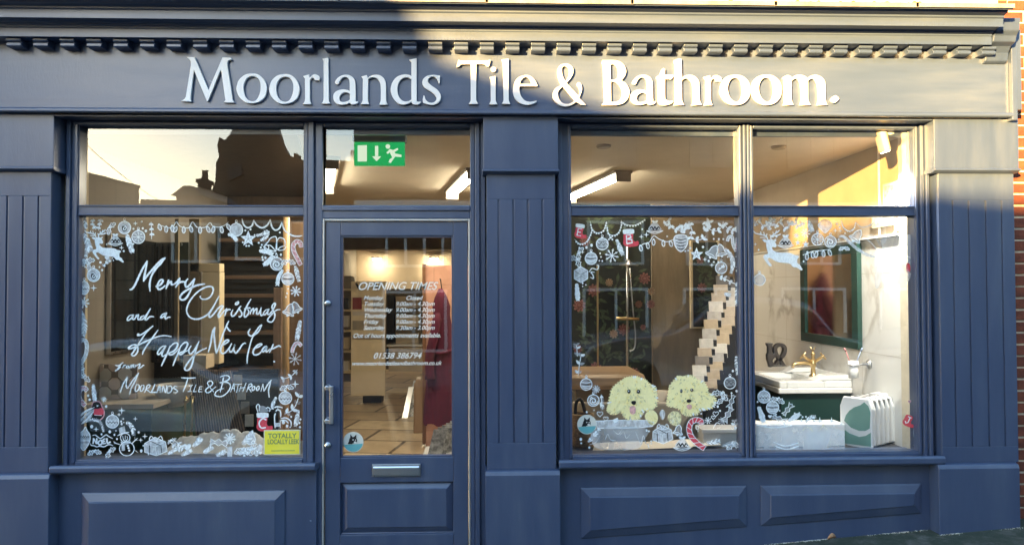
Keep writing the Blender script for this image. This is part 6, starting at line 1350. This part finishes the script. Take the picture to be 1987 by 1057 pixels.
# dogs and their bath
d = D(); p = P_('262,690 400,684 640,684 700,700 690,730 560,742 270,745', CD); d.fill(p, T_, 0); d.st(p, 1.6, W_, True, 0); d.fill(P_('385,682 425,664 432,690 400,708', CD), W_, 0)
d.fill(P_('262,748 640,742 620,840 560,905 300,905 230,850', CD), H_, 3)
for t in ('330,830 350,790 370,830 410,840', '440,800 470,770 490,820 520,790', '560,770 600,860 620,800 640,870', '390,760 430,790 460,750', '200,850 240,820 290,770', '210,870 260,850 290,800'): d.st(P_(t, CD), 1.4, T_)
d.done('painted_bath', Rw)
Z7 = cv(1170, 720, 8.639)
def shaggy(g, cx_, cy_, n, name, label, face):
    """fur laid on in short strokes inside a traced head"""
    d = D(); d.fill(g, YE_, 3); sp = smooth_line([Vector(p) for p in g], 5, True); rs = random.Random(n); c = Vector((cx_, cy_))
    for k, p in enumerate(sp):
        if k % 2 == 0:
            o = (p-c); o = o/o.length; q = p+Vector((o.x, abs(o.y)*.5+o.y*.5))*rs.uniform(1.5, 4.2); d.st([tuple(p-o*5), tuple(p), tuple(q)], 2.6, rs.choice([YE_, YE_, YE_, W_, OL_]), sm=2, taper=.25)
    for k in range(120):
        p = sp[rs.randrange(len(sp))]; f = rs.uniform(.05, .96); q = c+(p-c)*f; o = (p-c).normalized(); a = Vector((o.x*.6+rs.uniform(-.4, .4), .55+rs.uniform(-.2, .5))); a.normalize(); l = rs.uniform(3.5, 7.5)
        d.st([tuple(q), tuple(q+a*l*.5+Vector((rs.uniform(-.6, .6), 0))), tuple(q+a*l)], rs.uniform(2.2, 4.2), rs.choice([YE_, YE_, OR_, OL_, OL_]), sm=2, taper=.25)
    for k, (kind, pts) in enumerate(face):
        if kind == 'tongue': d.fill(P_(pts, Z7), PI_, 3)
        elif kind == 'nose': d.fill(P_(pts, Z7), BK, 3)
        elif kind == 'eye':
            (x, y, rx, ry), = [tuple(float(v) for v in pts.split(','))]; x, y = Z7(x, y); d.ell(x, y, rx, ry, BK, 14); d.ell(x-.5, y-.6, rx*.30, ry*.34, W_, 10)
    return d.done(name, Rw, label)
shaggy(P_('480,85 560,80 650,115 720,150 770,210 850,240 890,310 905,420 900,540 850,620 760,650 680,660 650,720 600,790 500,805 400,790 340,720 290,650 270,690 200,715 110,690 75,630 100,560 110,460 140,330 200,240 300,160 380,105', Z7), *Z7(505, 420), 1, 'painted_dog', 'shaggy cream dog with its tongue out, left of the two painted dogs', [('tongue', '450,600 500,575 545,605 545,690 500,722 455,690'), ('nose', '478,505 520,492 553,505 545,550 512,560 480,540'), ('eye', '435,335,3.2,4.2'), ('eye', '595,338,3.6,3.9')])
shaggy(P_('1260,80 1340,85 1430,60 1520,80 1600,150 1680,170 1745,260 1770,360 1830,390 1885,470 1880,560 1800,620 1700,640 1640,640 1580,700 1500,735 1400,740 1330,690 1310,640 1220,600 1110,580 1080,510 1090,390 1115,260 1190,150', Z7), *Z7(1430, 400), 2, 'painted_dog', 'shaggy cream dog with a raised paw, right of the two painted dogs', [('tongue', '1405,570 1450,550 1492,580 1480,625 1440,635 1410,612'), ('nose', '1403,485 1440,466 1478,480 1472,512 1435,522 1408,510'), ('eye', '1312,330,2.5,3.8'), ('eye', '1490,315,3.3,3.2')])
for k, (t, cc_, mi) in enumerate((('700,760 730,690 810,650 880,680 920,760 905,850 840,900 760,860', (810, 780), OR_), ('1085,790 1110,710 1190,665 1280,690 1312,770 1300,860 1240,915 1140,880', (1195, 790), OL_))):
    d = D(); g = P_(t, Z7); d.fill(g, YE_ if k == 0 else OL_, 3); rs = random.Random(k); c = Vector(Z7(*cc_))
    for q in range(46):
        a = rs.uniform(0, 6.28); r0 = rs.uniform(0, 8); p = c+Vector((math.cos(a), math.sin(a)))*r0; o = Vector((math.cos(a), math.sin(a)+.3)); d.st([tuple(p), tuple(p+o*rs.uniform(3, 5.5))], rs.uniform(1.2, 2.2), rs.choice([mi, YE_, YE_, W_ if k else OR_]), sm=0, taper=.3)
    d.done('painted_paw', Rw)
sprig(Rw, [CD(125, 345), CD(135, 260), CD(150, 180)], 10, 2.6, 2.2, H_, False); sprig(Rw, [CD(118, 200), CD(115, 140), CD(110, 110)], 8, 2.2, 2, H_, False)
bauble(Rw, *CD(186, 412), 11.6, 'stripe', mi=H_); flake(Rw, *CD(262, 448), 8, 9, 2.4, T_); bauble(Rw, *CD(240, 534), 11.4, 'swirl'); pine(Rw, *CD(300, 490), *CD(310, 600), 6, H_); heart(Rw, *CD(290, 636), 5.6, W_, False); heart(Rw, *CD(335, 672), 4.6, W_, False)
gift(Rw, *CD(768, 792), 39, 36); bell(Rw, *CD(885, 760), 10, .2); pudding(Rw, *CD(915, 865), 13)
leafd = D(); leaf_(leafd, *CD(762, 600), 21, 5.5, 1.5, T_); leafd.done('painted_leaf', Rw)
cane(Rw, P_('1062,715 1055,690 1015,682 980,705 968,755 985,810 1030,860 1085,898', CD), 10, RD, 'large red and white candy cane beside the right painted dog')
d = D(); d.ring(*CD(1030, 742), 2.6, 3.2, 1.3); d.ell(*CD(1034, 766), 1.2, mi=W_, n=8); d.done('painted_berry', Rw)
bauble(Rw, *CD(1278, 402), 11.6, 'band', mi=H_); cracker(Rw, *CD(1290, 540), 26, 1.9); cracker(Rw, *CD(1262, 640), 30, 2.1); holly(Rw, *CD(1215, 480), 11, .9); holly(Rw, *CD(1225, 520), 9, 2.4); heart(Rw, *CD(1170, 635), 5.4, W_, False); heart(Rw, *CD(1152, 662), 4, W_, False)
pine(Rw, *CD(1325, 200), *CD(1335, 340), 5.5, H_); flake(Rw, *CD(1110, 686), 7, 8, 1.6); flake(Rw, *CD(1218, 690), 8, 9, 1.4, T_); sprig(Rw, [CD(1310, 760), CD(1315, 720), CD(1312, 690)], 8, 2.4, 2, H_, False); d = D(); d.st(P_('1150,745 1175,705 1200,710', CD), 1.6); d.st(P_('1180,745 1205,740', CD), 1.4); d.done('painted_scroll', Rw)
pine(Rw, *CD(200, 850), *CD(290, 750), 6, H_); pine(Rw, *CD(1100, 860), *CD(1200, 840), 8, H_); pine(Rw, *CD(1220, 880), *CD(1330, 850), 8, H_); holly(Rw, *CD(1300, 870), 9, .2)
dots(Rw, [(*CD(*q), r) for q, r in (((145, 828), 2.6), ((148, 858), 2), ((190, 622), 1.9), ((245, 608), 1.4), ((645, 762), 1.9), ((662, 768), 1.9), ((680, 842), 1.7), ((655, 868), 1.7), ((660, 885), 1.5), ((680, 862), 1.5), ((1185, 580), 2.2), ((1202, 612), 2.2), ((1132, 590), 1.6), ((1328, 462), 2.4), ((1290, 478), 1.9), ((1300, 310), 2.3), ((1060, 635), 1.8), ((1030, 640), 1.4), ((210, 890), 2))])
# ---------------- right window, second light
for t in ('95,150 130,110 170,160 215,130 240,100', '200,190 225,150 240,100', '255,170 300,120 345,180 385,110', '390,150 420,110 440,160 480,120', '370,180 378,120', '460,110 485,170'): sprig(Rw, P_(t, CE), 9, 2.6, 2.4, T_, True)
deer(Rw, CE, lambda u, v: (90+(u-205)*.485, 195+(v-335)*.47), 'white leaping reindeer left of the green framed mirror')
pudding(Rw, *CE(343, 282), 12); flake(Rw, *CE(500, 212), 9.5, 8, 2); flake(Rw, *CE(430, 232), 5.5, 8, 1.5); star(Rw, *CE(440, 287), 5.8, 2.4, 5, W_, edge=False); star(Rw, *CE(502, 300), 7, 2.8, 5, W_, edge=False)
pine(Rw, *CE(520, 110), *CE(555, 200), 7, T_); d = D(); x, y = CE(655, 155); p = [(x-13.5, y), (x-9, y-8), (x-3, y-11), (x+3, y-11), (x+9, y-8), (x+13.5, y), (x+6, y+9), (x, y+14), (x-6, y+9)]; d.fill(p, T_, 4); d.st(p, 1.6, W_, True, 4); d.st([(x-11, y+1), (x+11, y+1)], 1.4); d.st([(x-8, y+5), (x+8, y+5)], 1.2); d.done('painted_bauble', Rw)
bauble(Rw, *CE(595, 262), 11.6, 'grid'); bauble(Rw, *CE(697, 280), 11.6, 'swirl'); beads(Rw, P_('782,105 800,165 845,195 885,170 895,125', CE), 1.3, 3); d = D(); d.st(P_('895,125 940,165 1000,155 1040,130', CE), 2.2, T_); d.done('painted_swag', Rw)
lights(Rw, P_('478,385 520,370 560,355 620,350 700,338', CE), [(*CE(512, 375), 0), (*CE(555, 362), .1), (*CE(590, 358), -.2), (*CE(640, 352), .1), (*CE(682, 345), .4)], 7.5)
bell(Rw, *CE(905, 235), 13, .6); d = D(); d.st(P_('765,240 800,240 850,285 900,330 980,380 1050,400', CE), 6, T_); d.st(P_('985,260 1030,300 1075,360', CE), 2, T_); d.st(P_('960,235 1040,235 1090,310', CE), 1.6, T_); d.done('painted_ribbon', Rw)
holly(Rw, *CE(805, 325), 7, .4); bauble(Rw, *CE(138, 580), 11.4, 'plain', mi=H_); d = D(); d.ell(*CE(1225, 300), 8, 15, H_); d.ell(*CE(1140, 400), 12, 10, H_); d.ell(*CE(1075, 545), 7, 26, H_, rot=.12); d.fill(P_('1180,560 1230,480 1290,470 1330,540 1300,600 1220,610', CE), H_, 3); d.done('painted_haze', Rw)
d = D(); d.fill(P_('1290,470 1303,450 1320,455 1328,490 1322,518 1295,520', CE), RD, 3); d.ring(*CE(1300, 470), 15, 18, 1.2, T_); d.done('painted_robin', Rw, 'faint robin with a small red breast at the right edge of the right window')
d = D(); rs = random.Random(5)
d.fill([(1774+rs.uniform(-2.5, 2), 458+8.5*k) for k in range(50)]+[(1781, 876), (1781, 455)], H_, 0); d.done('painted_frost', Rw)
D().fill(P_('1090,260 1350,225 1350,470 1170,440', CE), H_, 2).done('painted_frost', Rw)
spark(Rw, [(*CE(735, 192), 5), (*CE(748, 140), 4.5), (*CE(105, 300), 4)])
cane(Rw, P_('1190,440 1220,410 1225,370 1200,345', CE), 6, H_)
d = D(); p = P_('100,712 180,706 560,714 640,730 780,766 780,905 100,908', CF); d.fill(p, H_, 0); d.fill(P_('100,778 780,770 780,905 100,908', CF), H_, 0)
for t in ('110,720 240,740 380,725', '240,850 330,880 430,855', '250,880 340,905 430,880'): d.st(P_(t, CF), 2.4, W_)
d.done('painted_snowdrift', Rw)
bauble(Rw, *CF(166, 507), 12.2, 'zig'); bauble(Rw, *CF(232, 587), 12.2, 'stripe'); holly(Rw, *CF(268, 520), 10, .6); cracker(Rw, *CF(345, 605), 26, -.9); cracker(Rw, *CF(282, 675), 28, .4); pine(Rw, *CF(125, 580), *CF(165, 700), 8.5, W_); pine(Rw, *CF(350, 690), *CF(440, 635), 7, W_)
pine(Rw, *CF(480, 700), *CF(560, 655), 5.5, T_, bend=-3); spark(Rw, [(*CF(590, 690), 8), (*CF(680, 690), 8), (*CF(548, 692), 5), (*CF(450, 690), 6), (*CF(752, 710), 4)]); heart(Rw, *CF(212, 655), 4, W_)
for t in ('460,760 500,735 540,770', '580,770 620,730 650,765', '610,730 620,710'): D().st(P_(t, CF), 3, OL_).done('painted_twig', Rw)
d, f = stocking(Rw, *CF(1262, 685), .66, 'J', .42, False); d.done('painted_stocking', Rw, 'red stocking lettered J at the right edge above the white radiator')
heart(Rw, *CF(1272, 542), 3.4, PI_)
dots(Rw, [(*CE(*q), r) for q, r in (((243, 240), 1.7), ((272, 240), 2), ((262, 272), 2), ((770, 165), 1.8), ((778, 195), 1.7), ((762, 262), 1.6), ((515, 362), 2.2), ((485, 435), 1.6), ((130, 345), 1.7), ((812, 215), 1.4), ((545, 375), 1.4))]+[(*CF(*q), r) for q, r in (((285, 612), 1.6), ((258, 640), 1.8), ((400, 632), 1.7), ((460, 660), 1.8), ((485, 658), 1.8), ((118, 545), 1.7), ((752, 712), 1.6), ((700, 725), 1.5))])
# ---------------- stickers and the printed notice on the glass and door
def small_text(body, px, py, h_px, align, parent, Y, shear=.32, off=.0006, mat=PW, sx=1.0, name='lettering'):
    p = U(px, py, Y); me = text_mesh(body, h_px*1.38*(4.8+Y)/1440, align, shear, off)
    upright(me, p.x, Y, p.z, sx); me.materials.clear(); me.materials.append(mat); return link(name, me, parent)
YT = YG-.003
LET = pm('vinyl_lettering', (.80, .78, .72), .6, var=.03)
small_text('OPENING TIMES', 770, 562, 15.5, 'CENTER', leaf, YT, .36, .0007, LET, .98)
for k, (dday, hrs) in enumerate((('Monday', 'Closed'), ('Tuesday', '9.00am - 4.30pm'), ('Wednesday', '9.00am - 4.30pm'), ('Thursday', '9.00am - 4.30pm'), ('Friday', '9.00am - 4.30pm'), ('Saturday', '9.30am - 3.00pm'))):
    y = 581.5+11.6*k; small_text(dday, 705, y, 8.2, 'LEFT', leaf, YT, .36, .0006, LET); small_text(hrs, 787 if k == 0 else 767, y, 8.2, 'LEFT', leaf, YT, .36, .0006, LET, .98)
small_text('Out of hours appointments available.', 770, 654.5, 8.6, 'CENTER', leaf, YT, .36, .0006, LET, .95)
small_text('01538 386794', 770, 695, 11.5, 'CENTER', leaf, YT, .36, .0007, LET)
small_text('www.moorlandstileandbathroom.co.uk', 769, 708, 8.2, 'CENTER', leaf, YT, .36, .0006, LET, .96)
def round_sticker(x, y, r, label):
    t = thing('round_sticker', label, 'sticker'); D.Y0 = YG-.003 if x > 1000 else YG-.0025
    d = D(); d.ell(x, y, r, mi=0, n=32); d.build('disc', [pm('sticker_white', (.70, .70, .62), .5, var=.03)], t)
    D.Y0 = YG-.0045; d = D(); d.fill([(x+r*.93*math.cos(a), y+r*.93*math.sin(a)) for a in [math.pi*k/14+.16 for k in range(13)]], 0, 0); d.build('water', [pm('sticker_teal', (.14, .42, .44), .5, var=.08)], t)
    D.Y0 = YG-.006; d = D(); f = lambda u, v: (x+u*r, y+v*r)
    d.fill([f(-.42, .18), f(-.40, -.25), f(-.30, -.42), f(-.28, -.75), f(-.06, -.48), f(.06, -.50), f(.30, -.74), f(.28, -.38), f(.38, -.22), f(.36, .02), f(.12, .10), f(-.05, .12), f(-.12, .2)], 0, 0); d.fill([f(-.55, .2), f(-.42, -.1), f(-.3, .2)], 0, 0)
    d.build('dog_head', [BLACK], t)
    D.Y0 = YG-.0075; d = D(); d.ell(*f(-.02, -.22), r*.07, mi=0, n=8); d.ell(*f(.22, -.2), r*.06, mi=0, n=8); d.ell(*f(.18, .02), r*.14, r*.10, 0, 10); d.build('dog_face', [pm('sticker_ivory', (.75, .74, .68), .5)], t); D.Y0 = YP
round_sticker(685.5, 857, 20, 'round white sticker with a black dog in teal water on the door glass')
round_sticker(1139, 823, 19, 'round white sticker with a black dog in teal water beside the painted bath')
t = thing('yellow_notice', 'bright yellow local shopping notice stuck in the lower right corner of the greeting window', 'notice')
pA, pB = U(512, 882, YG-.004), U(583, 833, YG-.004); m = M(); m.box(pA.x, pB.x, YG-.007, YG-.002, pA.z, pB.z); m.build('border', pm('notice_white', (.66, .68, .55), .5), t)
m = M(); m.box(pA.x+.006, pB.x-.006, YG-.0085, YG-.0065, pA.z+.006, pB.z-.006); m.build('yellow_field', pm('notice_yellow', (.92, .80, .03), .4, var=.04, hue=(.92, .86, .12)), t)
GRN = pm('notice_ink', (.22, .30, .12), .6)
small_text('TOTALLY', 520, 849.5, 9.2, 'LEFT', t, YG-.0095, 0, .0012, GRN, .98); small_text('LOCALLY LEEK', 519, 861, 9.2, 'LEFT', t, YG-.0095, 0, .0010, GRN, .70)
m = M(); a_, b_ = U(526, 874, YG-.0095), U(572, 874, YG-.0095); m.box(a_.x, b_.x, YG-.0095, YG-.008, a_.z-.002, a_.z+.002); m.build('ruled_line', GRN, t)
